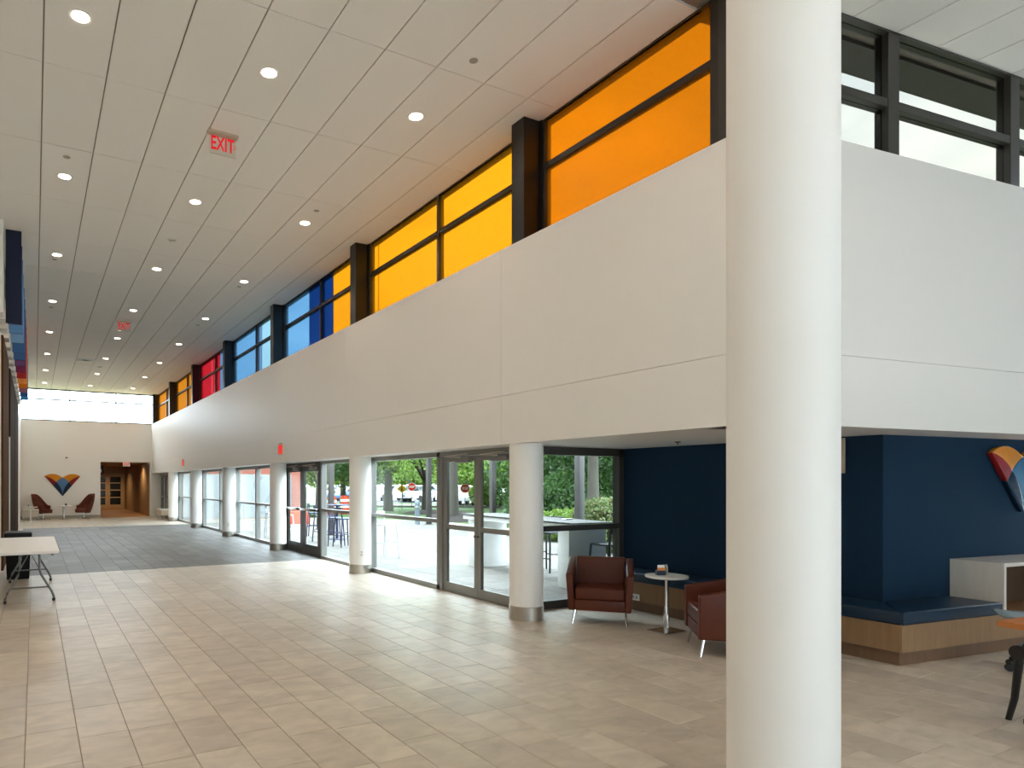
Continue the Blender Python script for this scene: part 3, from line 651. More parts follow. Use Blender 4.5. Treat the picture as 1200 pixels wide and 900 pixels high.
# ------------------------------------------------------------------ wall emblems
def bez(p0, p1, p2, n=8): return [tuple((1 - t) ** 2 * a + 2 * t * (1 - t) * b + t * t * c for a, b, c in zip(p0, p1, p2)) for t in [i / n for i in range(n)]]
def emblem(name, label, loc, rz, half, ms, th, bev, ysc=1.0):
    e = thing(name, label, 'wall emblem', loc, rz)
    T, N, Mx, B, O = (-1, .08), (0, 0), (-.36, -.26), (0, -1.08), (-.52, -.47)
    up = bez(T, (-.5, .38), N) ; dn = bez(N, (-.2, -.08), Mx); bk = bez(Mx, (-.62, .02), T)
    orange = up + dn + bk
    red = bez(T, (-.62, .02), Mx) + bez(Mx, (-.46, -.36), O) + [O]
    navy = bez(Mx, (-.02, -.56), B, 10) + [B] + bez(O, (-.46, -.36), Mx)
    blueL = bez(N, (-.2, -.08), Mx) + bez(Mx, (-.02, -.56), B, 10)
    blue = blueL + [B] + [(-x, y) for x, y in reversed(blueL[1:])]
    def piece(poly, m, nm, mir):
        cx0, cy0 = sum(p[0] for p in poly) / len(poly), sum(p[1] for p in poly) / len(poly)
        pts = [((x if not mir else -x), y) for x, y in poly]
        mb = MB().prism([(x * half, y * half * ysc) for x, y in pts], 0, th)
        mb.v = [(x, -z, y) for x, y, z in mb.v]
        o = obj(nm, mb, m, e, bevel=bev, seg=3)
    for mir in (False, True):
        piece(orange, ms[0], 'orange_petal', mir); piece(red, ms[1], 'red_petal', mir); piece(navy, ms[3], 'navy_petal', mir)
    piece(blue, ms[2], 'blue_kite', False)
    return e
x, y = wb(2.19)
emblem('wall_emblem', 'glossy heart-shaped emblem of orange, red and blue pieces on the navy wall', (x, y - .005, 1.93), TR, .56, [M['e_orange'], M['e_red'], M['e_blue'], M['e_navy']], .06, .02)
emblem('wall_emblem', 'flat felt heart-shaped emblem on the white end wall between lounge chairs', (1.16, YE - .005, 1.90), 0, .75, [M['f_orange'], M['f_red'], M['f_blue'], M['f_navy']], .03, .004, 1.07)

# ------------------------------------------------------------------ nook bench, counter, vent
bx0 = 6.93
PC = (bx0, 3.10)
def pc(s, n=0.): return (PC[0] + s * TD[0] + n * TN[0], PC[1] + s * TD[1] + n * TN[1])
bench = thing('corner_bench', 'L-shaped oak bench with navy vinyl cushion wrapping the navy wall', 'bench', (0, 0, 0))
def Lpoly(o1, s_end, back=.0):
    # o1: how far the face stands proud of the plinth line
    a = pc(-o1, -o1); 
    return [(bx0 - o1, 6.58), a, pc(s_end, -o1), wb(s_end - .47, -.004), (7.396, 3.446), (7.337, 6.58)]
obj('plinth', MB().prism(Lpoly(0, 1.46), 0, .13), M['oakdark'], bench)
obj('bench_box', MB().prism(Lpoly(.05, 1.46), .13, .355), M['oak'], bench)
obj('seat_board', MB().prism(Lpoly(.055, 1.46), .355, .375), M['oak'], bench)
a = pc(-.06, -.06); c0 = pc(1.42, -.06)
for poly in ([(bx0 - .06, 6.56), (bx0 - .06, a[1] + .003), (7.39, 3.46), (7.33, 6.56)], [a, c0, wb(.97, -.01), (7.396, 3.44)]):
    obj('cushion', MB().prism(poly, .375, .49), M['vinyl'], bench, bevel=.02, seg=3)
op = obj('outlet_plate', MB().box((bx0 - .062, 5.93, .14), (bx0 - .05, 6.06, .22)), M['whitetop'], bench, bevel=.003)
obj('socket', MB().box((bx0 - .064, 5.95, .16), (bx0 - .06, 5.985, .20)).box((bx0 - .064, 6.005, .16), (bx0 - .06, 6.04, .20)), M['baseboard'], op)
ct = thing('counter_cabinet', 'white waterfall counter with open dark wood niche at bench end', 'cabinet', (*pc(1.46, -.05), 0), TR)
obj('plinth', MB().box((0, .05, 0), (2.2, .47, .13)), M['oakdark'], ct)
obj('base_box', MB().box((0, 0, .13), (2.2, .47, .375)), M['oak'], ct)
obj('side_panel', MB().box((0, 0, .376), (.035, .47, .83)), M['marble'], ct, bevel=.002, seg=1)
obj('top', MB().box((0, 0, .83), (2.2, .47, .865)), M['marble'], ct, bevel=.002, seg=1)
obj('niche_back', MB().box((.035, .40, .376), (2.2, .47, .83)), M['darkwood'], ct)
obj('shelf_face', MB().box((.035, .05, .376), (.06, .40, .83)).box((1.2, .05, .376), (1.23, .40, .83)), M['darkwood'], ct)
vn = thing('wall_vent', 'beige air grille high on the navy nook wall beside the tall column', 'vent', (7.346, 3.80, 1.93), PI / 2)
obj('frame', MB().box((-.04, 0, -.18), (.6, .02, -.15)).box((-.04, 0, .15), (.6, .02, .18)).box((-.04, 0, -.15), (-.01, .02, .15)).box((.57, 0, -.15), (.6, .02, .15)), M['vent'], vn)
obj('backing', MB().box((-.01, .0, -.15), (.57, .004, .15)), M['rubber'], vn)
for i in range(12): obj('slat', MB().box((.02, .003, -.143 + i * .0245), (.56, .014, -.131 + i * .0245)), M['vent'], vn)
sp = thing('ceiling_sprinkler', 'small sprinkler head under the nook soffit beside the column', 'sprinkler', (6.6, 5.15, ZS))
obj('escutcheon', MB().lathe([(.035, .002), (.03, -.008), (.0001, -.008)], 16), M['bronze'], sp)
obj('deflector', MB().lathe([(.006, -.006), (.006, -.03), (.016, -.032), (.016, -.035), (.0001, -.035)], 12), M['bronze'], sp)

# ------------------------------------------------------------------ armchairs
def armchair(label, loc, rz):
    a = thing('armchair', label, 'armchair', loc, rz, 'rust leather club armchairs')
    obj('seat_base', MB().box((-.275, -.33, .165), (.275, .26, .29)), M['rust'], a, bevel=.012)
    obj('seat_cushion', MB().box((-.272, -.335, .292), (.272, .17, .43)), M['rust'], a, bevel=.03, seg=3)
    obj('backrest', MB().hexa([(-.275, .17, .29), (.275, .17, .29), (.275, .33, .165), (-.275, .33, .165)], [(-.285, .24, .735), (.285, .24, .735), (.285, .35, .735), (-.285, .35, .735)]), M['rust'], a, bevel=.022, seg=3)
    for s in (-1, 1):
        lo = [(s * .275, -.345, .165), (s * .345, -.345, .165), (s * .345, .335, .165), (s * .275, .335, .165)]
        hi = [(s * .295, -.345, .585), (s * .375, -.345, .585), (s * .375, .35, .725), (s * .295, .35, .725)]
        obj('arm', MB().hexa(lo, hi), M['rust'], a, bevel=.018, seg=3)
        for yy in (-.30, .29):
            sy = -1 if yy < 0 else 1
            obj('leg', MB().tube([(s * .27, yy * .95, .17), (s * .30, yy + sy * .02, .0)], [.016, .011], 10), M['chrome'], a)
    obj('underframe', MB().box((-.28, -.29, .15), (.28, -.26, .167)).box((-.28, .26, .15), (.28, .29, .167)), M['chrome'], a)
    return a
# centre from the two front feet
def chair_pose(fl_, fr_, back):
    m = Vector(((fl_[0] + fr_[0]) / 2, (fl_[1] + fr_[1]) / 2)); d = Vector((fr_[0] - fl_[0], fr_[1] - fl_[1])).normalized(); n = Vector((-d.y, d.x))
    c = m + n * back; return (c.x, c.y, 0), math.atan2(d.y, d.x)
l_, r_ = chair_pose((5.60, 5.79), (6.0, 5.35), .32)
armchair('rust leather club armchair by the nook window, facing the hall', l_, r_)
l_, r_ = chair_pose((6.03, 4.585), (5.61, 4.122), .32)
armchair('rust leather club armchair half hidden by the tall column', l_, r_)

# side table and caddy
t = thing('side_table', 'round white side table on chrome stem between the rust armchairs', 'table', (6.25, 5.02, 0))
obj('tabletop', MB().lathe([(.0001, .595), (.20, .595), (.222, .60), (.225, .612), (.222, .622), (.0001, .623)], 40), M['whitetop'], t)
obj('stem', MB().lathe([(.03, .01), (.03, .27), (.022, .30), (.022, .597)], 20), M['chrome'], t)
obj('base_plate', MB().box((-.17, -.125, .003), (.17, .125, .015)), M['chrome'], t, bevel=.003, seg=1)
cdy = thing('card_holder', 'small navy and orange card holder on the round side table', 'card holder', (6.20, 5.06, .623), math.radians(-28))
obj('box', MB().prism([(-.045, -.03), (.045, -.03), (.045, .03), (-.045, .03)], 0, .055), M['card_navy'], cdy, bevel=.003)
obj('front_band', MB().box((-.046, -.033, .055), (.046, -.026, .085)), M['card_orange'], cdy)
for i in range(4): obj('card', MB().box((-.042 + i * .021, -.026 + i * .003, .055), (-.026 + i * .021, -.022 + i * .003, .115), .0), M['white_s'], cdy)
sdp = MB(); pr = [(-.035, 0), (.035, 0), (.035, .07), (.03, .10), (.012, .118), (-.012, .118), (-.03, .10), (-.035, .07)]
sdp.prism(pr, 0, .012); sdp.v = [(.058 - .0 + z, x * 1.0, y) for x, y, z in sdp.v]
obj('side_panel', sdp, M['baseboard'], cdy)

# ------------------------------------------------------------------ folding table, bin
ft = thing('folding_table', 'white plastic folding table with bowed grey legs beside the black bin', 'table', (-.06, 11.25, 0))
obj('tabletop', MB().prism([(-.42, -1.36), (.33, -1.36), (.36, -1.33), (.36, 1.25), (.33, 1.28), (-.42, 1.28), (-.45, 1.25), (-.45, -1.33)], .695, .74), M['plastic'], ft, bevel=.012, seg=3)
for yy, sg_ in ((-.96, -1), (1.15, 1)):
    lf = []
    for s in (-1, 1):
        xb_, xt = s * .30, s * .12
        ob = obj('leg', MB().tube([(xt, yy, .70), (xt, yy, .46), (xt + s * .02, yy, .38), (xb_ - s * .03, yy, .14), (xb_, yy, .06), (xb_, yy, .02)], .016, 10), M['greymetal'], ft)
        obj('foot', MB().lathe([(.02, 0), (.021, .035), (.016, .04)], 12, (xb_, yy, 0)), M['rubber'], ob)
    obj('crossbar', MB().tube([(-.235, yy, .20), (.235, yy, .20)], .011, 8), M['greymetal'], ft)
    obj('brace', MB().tube([(-.12, yy, .46), (0, yy - sg_ * .38, .66), (.12, yy, .46)], .009, 8), M['greymetal'], ft)
obj('skirt', MB().box((-.38, -1.28, .665), (-.35, 1.2, .70)).box((.26, -1.28, .665), (.29, 1.2, .70)), M['greymetal'], ft)
bn = thing('trash_bin', 'black rectangular trash bin behind the white folding table', 'bin', (-.25, 13.05, 0))
obj('body', MB().hexa([(-.17, -.25, .0), (.17, -.25, .0), (.17, .25, .0), (-.17, .25, .0)], [(-.195, -.28, .72), (.195, -.28, .72), (.195, .28, .72), (-.195, .28, .72)]), M['bin'], bn, bevel=.015)
obj('lid', MB().hexa([(-.215, -.30, .72), (.215, -.30, .72), (.215, .30, .72), (-.215, .30, .72)], [(-.21, -.295, .80), (.21, -.295, .80), (.21, .295, .80), (-.21, .295, .80)]), M['binlid'], bn, bevel=.02)

# ------------------------------------------------------------------ wood portal and coloured fins on the left wall
pw = thing('wood_portal', 'dark walnut wall cladding below the striped fins', 'wood cladding', (0, 0, 0))
for y0, y1, m, dx in ((14.2, 17.2, 'walnutl', .03), (17.2, 17.9, 'walnut', .0), (18.25, 22.5, 'walnut', .03), (22.5, 26.6, 'walnut', .035)):
    obj('wood_panel', MB().box((-.558, y0, .002), (-.52 + dx - .03, y1 - .02, 4.43)), M[m], pw)
obj('wood_panel', MB().box((-.558, 17.92, .002), (-.522, 18.22, 2.75)), M['whitetop'], pw)['label'] = 'white strip panel'
cap = thing('stepped_ledge', 'stepped white ledge along the top of the walnut cladding', 'ledge', (0, 0, 0))
finY = [12.95, 13.75, 14.6, 15.6, 16.7, 17.7, 18.7, 19.7, 20.8, 21.9, 22.9, 24.0, 25.1, 26.2]
fname = ['midnight blue', 'navy', 'steel blue', 'pale blue', 'mid blue', 'denim blue', 'plum', 'magenta', 'red', 'light orange', 'amber', 'mauve', 'cobalt', 'azure']
for k, y in enumerate(finY):
    z0 = 4.56 if k else 4.40
    tag(obj('ceiling_fin', MB().box((-.44, y - .03, z0), (-.2, y + .03, ZC - .002)), FIN[k], None, bevel=.003, seg=1), fname[k] + ' hanging fin, one of the striped baffles under the ceiling', 'fin', 'striped ceiling fins')
    obj('step', MB().box((-.555, y - .12, 4.435), (-.44, y + .3, 4.60)), M['whitetop'], cap)
    
struct('trim_5', MB().box((-.62, 12.45, 4.46), (-.455, 12.88, ZC)), M['whitetop'], 'white pilaster at the head of the striped fins')
# ------------------------------------------------------------------ far seating group
def lounge_chair(label, loc, rz):
    c = thing('lounge_chair', label, 'lounge chair', loc, rz, 'rust high-back lounge chairs')
    n = 25; m = 7; mb = MB()
    outer, inner = [], []
    for i in range(n):
        a = math.radians(-118 + 236 * i / (n - 1)); f = abs(a) / math.radians(118)
        b = min(1., max(0., (.80 - f) / .55)); b = b * b * (3 - 2 * b)
        top = .68 - .05 * f + b * .48
        for j in range(m):
            v = j / (m - 1); z = .28 + (top - .28) * v
            r = .27 + .10 * min(1, v * 1.6) ** .7 + (b * .10 * v)
            sq = 1 - .18 * b * v * v
            outer.append((r * math.sin(a) * (sq if b > .2 else 1), r * math.cos(a) * .95 + b * .06 * v, z))
            ri = r - .055
            inner.append((ri * math.sin(a) * (sq if b > .2 else 1), ri * math.cos(a) * .95 + b * .06 * v, max(z - (.02 if j == m - 1 else 0), .36)))
    vs = outer + inner; N_ = n * m; fs = []
    for i in range(n - 1):
        for j in range(m - 1):
            q = (i * m + j, (i + 1) * m + j, (i + 1) * m + j + 1, i * m + j + 1); fs.append(q); fs.append(tuple(N_ + t for t in reversed(q)))
        fs.append((i * m + m - 1, (i + 1) * m + m - 1, N_ + (i + 1) * m + m - 1, N_ + i * m + m - 1)); fs.append((i * m, N_ + i * m, N_ + (i + 1) * m, (i + 1) * m))
    for i in (0, n - 1):
        for j in range(m - 1): fs.append((i * m + j, i * m + j + 1, N_ + i * m + j + 1, N_ + i * m + j))
    mb.add(vs, fs); obj('shell', mb, M['rustfab'], c)
    obj('seat', MB().prism([(.30 * math.sin(t) , -.06 + .30 * math.cos(t) * (1.0 if math.cos(t) > 0 else 1.12)) for t in [2 * PI * k / 24 for k in range(24)]], .30, .47), M['rustfab'], c, bevel=.03, seg=3)
    obj('headrest', MB().box((-.13, .385, .90), (.13, .435, 1.06)), M['rustfab'], c, bevel=.02, seg=3)
    obj('stem', MB().lathe([(.028, .05), (.022, .34)], 14), M['chrome'], c)
    for k in range(4):
        a = PI / 4 + k * PI / 2
        obj('foot', MB().tube([(0, 0, .06), (.18 * math.cos(a), .18 * math.sin(a), .04), (.30 * math.cos(a), .30 * math.sin(a), .012)], [.022, .016, .012], 8), M['chrome'], c)
    return c
lc0 = lounge_chair('rust high-back lounge chair beside the off-white ottoman', (.34, 33.05, 0), math.radians(58))
dup(lc0, (2.02, 33.05, 0), math.radians(-58), 'rust high-back lounge chair beside the wood corridor opening')
t = thing('pedestal_table', 'round white pedestal table between the two lounge chairs', 'table', (1.18, 33.05, 0))
obj('tabletop', MB().lathe([(.0001, .60), (.28, .60), (.30, .615), (.29, .63), (.0001, .63)], 32), M['whitetop'], t)
obj('stem', MB().lathe([(.05, .01), (.05, .60)], 20), M['chrome'], t)
obj('base_disc', MB().lathe([(.22, 0), (.22, .008), (.06, .02)], 28), M['chrome'], t)
s = thing('desk_phone', 'small dark gadget on the round pedestal table', 'gadget', (1.26, 33.0, .63))
obj('body', MB().box((-.05, -.03, 0), (.05, .03, .03)), M['card_navy'], s, bevel=.008); obj('screen', MB().hexa([(-.03, .0, .03), (.03, .0, .03), (.03, .02, .03), (-.03, .02, .03)], [(-.04, .02, .09), (.04, .02, .09), (.04, .03, .09), (-.04, .03, .09)]), M['card_navy'], s)
om = thing('ottoman', 'off-white upholstered ottoman at the end wall by the walnut cladding', 'ottoman', (-.16, 32.9, 0))
obj('seat', MB().box((-.33, -.3, .14), (.33, .3, .50)), M['fabricoff'], om, bevel=.04, seg=3)
obj('welt', MB().box((-.332, -.302, .40), (.332, .302, .412)), M['baseboard'], om)
for sx in (-.28, .28):
    for sy in (-.25, .25): obj('leg', MB().tube([(sx, sy, .15), (sx, sy, 0)], .014, 8), M['chrome'], om)
la = thing('laptop_table', 'small white cantilever table in front of the ottoman', 'table', (-.15, 32.35, 0))
obj('tabletop', MB().box((-.27, -.2, .585), (.27, .2, .61)), M['whitetop'], la, bevel=.004)
obj('post', MB().box((-.03, -.19, .01), (.03, -.15, .586)), M['whitetop'], la)
obj('base_plate', MB().box((-.2, -.2, 0), (.2, .15, .012)), M['whitetop'], la)
mg = thing('paper_cup', 'white paper cup standing on the cantilever table', 'cup', (-.22, 32.35, .61))
obj('cup_wall', MB().lathe([(.03, 0), (.04, .13), (.037, .13), (.027, .005), (.0001, .005)], 16), M['white_s'], mg); obj('sleeve', MB().lathe([(.034, .03), (.0385, .09)], 16), M['card_navy'], mg)
bc = thing('low_bench', 'low woven bench with white top on chrome legs by the last column', 'bench', (5.22, 31.0, 0))
obj('seat_body', MB().box((-.22, -.65, .20), (.22, .65, .44)), M['vent'], bc, bevel=.01); obj('top', MB().box((-.23, -.66, .44), (.23, .66, .47)), M['whitetop'], bc, bevel=.006)
for sx in (-.19, .19):
    for sy in (-.58, .58): obj('leg', MB().tube([(sx, sy, .2), (sx, sy, 0)], .014, 8), M['chrome'], bc)
dc = thing('dome_camera', 'tiny dark dome camera on the end wall above the felt emblem', 'camera', (1.32, YE, 2.83))
obj('mount', MB().tube([(0, 0, 0), (0, -.04, 0)], .05, 16), M['white'], dc); obj('dome', MB().lathe([(.045, .0), (.04, -.03), (.02, -.05), (.0001, -.055)], 14, (0, -.06, .02)), M['rubber'], dc)
tag(obj('exit_light', MB().tube([(0, 0, 0), (0, -.03, 0)], .03, 12), M['white_s'], None, loc=(4.98, YE, 2.6)), 'tiny white fixture at the corner of the corridor opening', 'fixture')

# ------------------------------------------------------------------ training table and chair at the frame edge
tt = thing('flip_top_table', 'cherry flip-top table with black legs and casters by the nook', 'table', (5.66, 1.98, 0), math.radians(-5))
obj('tabletop', MB().box((0, -.62, .70), (1.5, 0, .74)), M['cherry'], tt, bevel=.004)
for sx, mx_ in ((.28, 1), (1.22, -1)):
    obj('hub', MB().tube([(sx - .03, .0, .50), (sx + .03, .0, .50)], .05, 18), M['black'], tt)
    obj('upright', MB().tube([(sx, .0, .50), (sx + .03 * mx_, -.10, .70)], .024, 10), M['black'], tt)
    obj('leg', MB().tube([(sx, .0, .50), (sx + .07 * mx_, .06, .16), (sx + .085 * mx_, .10, .0)], [.026, .021, .018], 10), M['black'], tt)
    obj('crossbar', MB().tube([(sx, .0, .50), (sx, -.55, .50)], .02, 8), M['black'], tt)
    lg = obj('leg', MB().tube([(sx, -.55, .50), (sx - .12 * mx_, -.40, .2), (sx - .19 * mx_, -.16, .11)], [.024, .02, .018], 10), M['black'], tt)
    obj('caster', MB().tube([(sx - .19 * mx_ - .025, -.16, .045), (sx - .19 * mx_ + .025, -.16, .045)], .045, 18), M['rubber'], lg)
    obj('caster_fork', MB().box((sx - .19 * mx_ - .035, -.20, .08), (sx - .19 * mx_ + .035, -.11, .12)), M['black'], lg, bevel=.008)
tc_ = thing('task_chair', 'pale blue-grey shell chair tucked behind the cherry table', 'chair', (7.75, 2.45, 0), math.radians(215))
sh = []
mb = MB(); n, m = 9, 9; vs = []
prof = [(-.22, .46), (-.1, .45), (.05, .45), (.16, .47), (.21, .53), (.225, .57), (.235, .61), (.245, .66), (.25, .70)]
for i, (yy, z) in enumerate(prof):
    for j in range(n):
        u = -1 + 2 * j / (n - 1); wd = .22 if i < 5 else .22 - .006 * (i - 4)
        vs.append((wd * u, yy - (.04 * u * u if i > 4 else 0), z + (.03 * u * u if i < 5 else 0)))
fs = [(i * n + j, i * n + j + 1, (i + 1) * n + j + 1, (i + 1) * n + j) for i in range(m - 1) for j in range(n - 1)]
mb.add(vs, fs); o = obj('shell', mb, M['bluegrey'], tc_); md = o.modifiers.new('s', 'SOLIDIFY'); md.thickness = .012
obj('stem', MB().lathe([(.025, .08), (.025, .45)], 12), M['black'], tc_)
for k in range(5):
    a = k * 2 * PI / 5
    lg = obj('foot', MB().tube([(0, 0, .10), (.2 * math.cos(a), .2 * math.sin(a), .07)], [.025, .016], 8), M['black'], tc_)
    obj('caster', MB().tube([(.2 * math.cos(a) - .02, .2 * math.sin(a), .03), (.2 * math.cos(a) + .02, .2 * math.sin(a), .03)], .03, 12), M['rubber'], lg)

# ------------------------------------------------------------------ outside: patio, lawn, road
patio = struct('patio', MB().prism([(XG + .07, 6.75), (15.6, 6.75), (15.6, 24), (13.2, 29.5), (XG + .07, 29.5)], -.2, -.026), M['mortar'], 'pale concrete paver patio outside the storefront')
pv, pf = [], MB()
for i in range(14):
    for j in range(32):
        xa, ya = XG + .08 + i * .72, 6.76 + j * .72
        cx_, cy_ = xa + .36, ya + .36
        if cx_ > 15.3 - max(0, cy_ - 24) * .43 or cy_ > 29.3: continue
        pv.append((cx_, cy_))
pv.sort(key=lambda p: p[0] * SN + p[1] * CS)
for i, (x, y) in enumerate(pv):
    if i < 260: link('paver', tile_mesh(.712, .712, M['paver'], .03, .004), patio, (x, y, -.015 + random.uniform(-.001, .001)))
    else: pf.box((x - .356, y - .356, -.03), (x + .356, y + .356, -.015))
o = link('paver_field', pf.mesh('paver_field', M['paver'], smooth=False), patio); o['kind'] = 'stuff'
struct('lawn', MB().box((-150, -150, -.4), (300, 300, -.21)).prism([(15.6, 6), (60, 0), (70, 80), (13.2, 60), (13.2, 29.5), (15.6, 24)], -.21, -.05), M['lawn'], 'green lawn beyond the patio')
struct('bounce_plaza', MB().prism([(-60, -70), (70, -70), (60, -1), (15.7, 5.9), (12.2, 2.2), (12.2, -8.2), (-60, -8.2)], -.21, -.03), M['bounce_plaza'], 'unseen pale concrete forecourt added to bounce daylight through the entrance fronts')  # added ground out of view, pale so it throws daylight up to the ceiling
struct('road', MB().prism([(17.5, 44), (60, 12), (62.5, 15.5), (20, 48)], -.05, -.02).prism([(19, 54), (66, 20), (90, 40), (30, 84)], -.05, -.025), M['road'], 'grey road and car park beyond the lawn')
struct('kerb_1', MB().prism([(17.3, 43.9), (59.8, 11.9), (60, 12.15), (17.5, 44.15)], -.05, .08), M['paver'], 'pale kerb along the road')
def at(px, d): 
    l = (px - CX) / F_PX * d; return (l * CS + d * SN, -l * SN + d * CS)

# trees: every crown is scattered leaves (one part), trunk and branches are parts of their own
def leaf_cloud(blobs, n, size, seed):
    r = np.random.default_rng(seed); B = np.array(blobs); wts = B[:, 3] * B[:, 4] * B[:, 5]; k = r.choice(len(B), n, p=wts / wts.sum())
    u = r.normal(size=(n, 3)); u /= np.linalg.norm(u, axis=1)[:, None]; rad = r.uniform(.45, 1, n) ** .6
    P = B[k, :3] + u * rad[:, None] * B[k, 3:6]
    a = r.normal(size=(n, 3)); a /= np.linalg.norm(a, axis=1)[:, None]; b = np.cross(a, r.normal(size=(n, 3))); b /= np.linalg.norm(b, axis=1)[:, None]
    s = size * r.uniform(.6, 1.3, n)[:, None]
    V = np.stack([P - a * s, P + b * s * .55, P + a * s, P - b * s * .55], 1).reshape(-1, 3)
    mb = MB(); mb.v = [tuple(v) for v in V]; mb.f = [(4 * i, 4 * i + 1, 4 * i + 2, 4 * i + 3) for i in range(n)]
    return mb
def raw_mesh(name, mb, m):
    me = bpy.data.meshes.new(name); me.from_pydata(mb.v, [], mb.f); me.materials.append(m); return me
def tree(px, d, label, tr=.22, h0=2.2, hc=7.5, rc=3.4, n=6500, lm='leaf', bm_='bark', seed=1, leafs=.10, lean=0., low=0.):
    x, y = at(px, d); r = random.Random(seed)
    t = thing('tree', label, 'tree', (x, y, -.05), 0, 'trees beyond the patio')
    obj('trunk', MB().tube([(0, 0, 0), (lean * .3, 0, h0 * .5), (lean, 0, h0), (lean * 1.3, .1, hc * .75)], [tr * 1.25, tr, tr * .85, tr * .3], 12), M[bm_], t)
    blobs = []
    for k in range(9):
        a = 2 * PI * k / 9 + r.uniform(-.3, .3); rr = rc * r.uniform(.45, .8); zz = h0 + (hc - h0) * r.uniform(.12, .8)
        if low and k % 2 == 0: zz = low + r.uniform(0, .8); rr = rc * r.uniform(.6, .95)
        e = (lean + rr * math.cos(a), rr * math.sin(a), zz)
        if k < 7: obj('branch', MB().tube([(lean * .9, 0, h0 * r.uniform(.75, 1.0)), (lean + e[0] * .4, e[1] * .4, h0 + (zz - h0) * .55 + .4), e], [tr * .42, tr * .28, tr * .08], 7), M[bm_], t)
        blobs.append((*e, rc * r.uniform(.38, .52), rc * r.uniform(.38, .52), (hc - h0) * r.uniform(.16, .24)))
    blobs.append((lean, 0, hc * .85, rc * .6, rc * .6, hc * .2))
    f = link('foliage', raw_mesh('foliage', leaf_cloud(blobs, n, leafs, seed), M[lm]), t); f['kind'] = 'stuff'
    return t
tree(531, 29.5, 'pale barked tree on a mulch mound seen through the grey glass door', .22, 3.6, 8.5, 3.8, 9000, seed=3)
tree(500, 37, 'branching tree behind the grey porch post in the large window', .26, 2.0, 8, 5.0, 13000, 'leaf', 'darkbark', seed=5, low=3.6)
tree(455, 40, 'pale trunk tree at the far edge of the large window', .26, 2.4, 8, 4.5, 12000, 'leaf', 'bark', seed=8, low=3.5)
tree(480, 58, 'slender young tree beside the car park behind the stop sign', .14, 2.2, 6.5, 3.2, 5000, 'leaf', 'darkbark', seed=11, low=3.6)
tree(574, 47, 'leafy tree between the two glass door leaves', .2, 2.0, 8, 4.6, 14000, 'leaf', 'darkbark', seed=13, low=2.7)
tree(614, 40, 'green tree hidden partly behind the round column', .22, 2.0, 8, 4.4, 14000, 'leaf', 'darkbark', seed=17, low=2.2)
tree(695, 20.0, 'large grey trunk rising behind the clipped hedge', .17, 3.4, 8.2, 3.2, 9000, 'leaf', 'bark', seed=19, low=3.2)
tree(664, 26, 'dark leafy tree behind the patio bar table', .2, 1.6, 7.5, 2.9, 16000, 'leafdark', 'darkbark', seed=23, low=1.6, lean=.3)
tree(402, 44, 'tree seen through the bronze door sidelight', .2, 2.0, 8, 4.6, 7000, 'leaf', 'darkbark', seed=29, low=2.3)
tree(374, 38, 'dark tree just past the brick wing corner', .2, 2.0, 8, 3.6, 11000, 'leafdark', 'darkbark', seed=31, low=2.2)
tree(735, 26, 'dark tree past the clipped hedge at the window edge', .2, 1.6, 8.0, 4.0, 14000, 'leafdark', 'darkbark', seed=37, low=1.3)
for i, (px, d, lb) in enumerate([(420, 88, 'distant tree beyond the car park near the sidelight'), (452, 92, 'distant tree above the parked cars by the pale trunk'), (520, 95, 'distant tree above the white cars in the door pane'), (560, 84, 'distant tree beyond the road behind the second door leaf'), (590, 80, 'distant tree beyond the white notice sign'), (630, 70, 'distant tree deep behind the bar table'), (690, 42, 'tree far behind the clipped hedge')]):
    tree(px, d, lb, .35, 2.0, 10, 7.0, 9000, 'leafdark' if i % 2 else 'leaf', 'darkbark', seed=41 + i, leafs=.26, low=2.6)
def shrub(px, d, sx, sy, sz, label, m, n, seed, size=.06, name='shrub', zc=None):
    x, y = at(px, d); t = thing(name, label, 'shrub' if name == 'shrub' else 'hedge', (x, y, -.05))
    f = link('foliage', raw_mesh('foliage', leaf_cloud([(0, 0, zc or sz * .5, sx, sy, sz * .52), (-sx * .4, 0, sz * .5, sx * .6, sy, sz * .5), (sx * .4, .1, sz * .55, sx * .6, sy, sz * .5)], n, size, seed), M[m]), t); f['kind'] = 'stuff'
    obj('stem', MB().tube([(0, 0, 0), (.02, 0, sz * .6)], [.04, .02], 6), M['darkbark'], t)
shrub(706, 15.8, .75, .7, 1.33, 'clipped round-topped hedge beside the large grey trunk', 'hedge', 9000, 51, .05, 'hedge')
shrub(663, 19, 1.0, .7, .95, 'bright green shrub behind the patio bar table', 'leaf', 3500, 52, .06)
shrub(645, 22, 1.8, 1.0, 1.7, 'dark dense shrub under the leafy tree', 'leafdark', 6000, 53, .08)
shrub(672, 23, 1.6, 1.0, 2.1, 'dark shrub between leafy tree and grey trunk', 'leafdark', 6000, 54, .08)
shrub(588, 46, 2.6, 1.4, 2.0, 'green shrub mass at the road edge by the notice sign', 'leaf', 4000, 55, .14)
# mulch ring
x, y = at(533, 30.2)
tag(obj('mulch_mound', MB().lathe([(1.9, -.06), (1.5, .06), (.9, .22), (.3, .38), (.0001, .40)], 24), M['mulch'], None, loc=(x, y, 0)), 'dark mulch mound round the pale barked tree', 'mulch')
x, y = at(504, 36.6)
tag(obj('mulch_mound', MB().lathe([(1.6, -.06), (1.2, .05), (.6, .14), (.0001, .16)], 24), M['mulch'], None, loc=(x, y, 0)), 'low dark mulch bed under the branching tree', 'mulch')

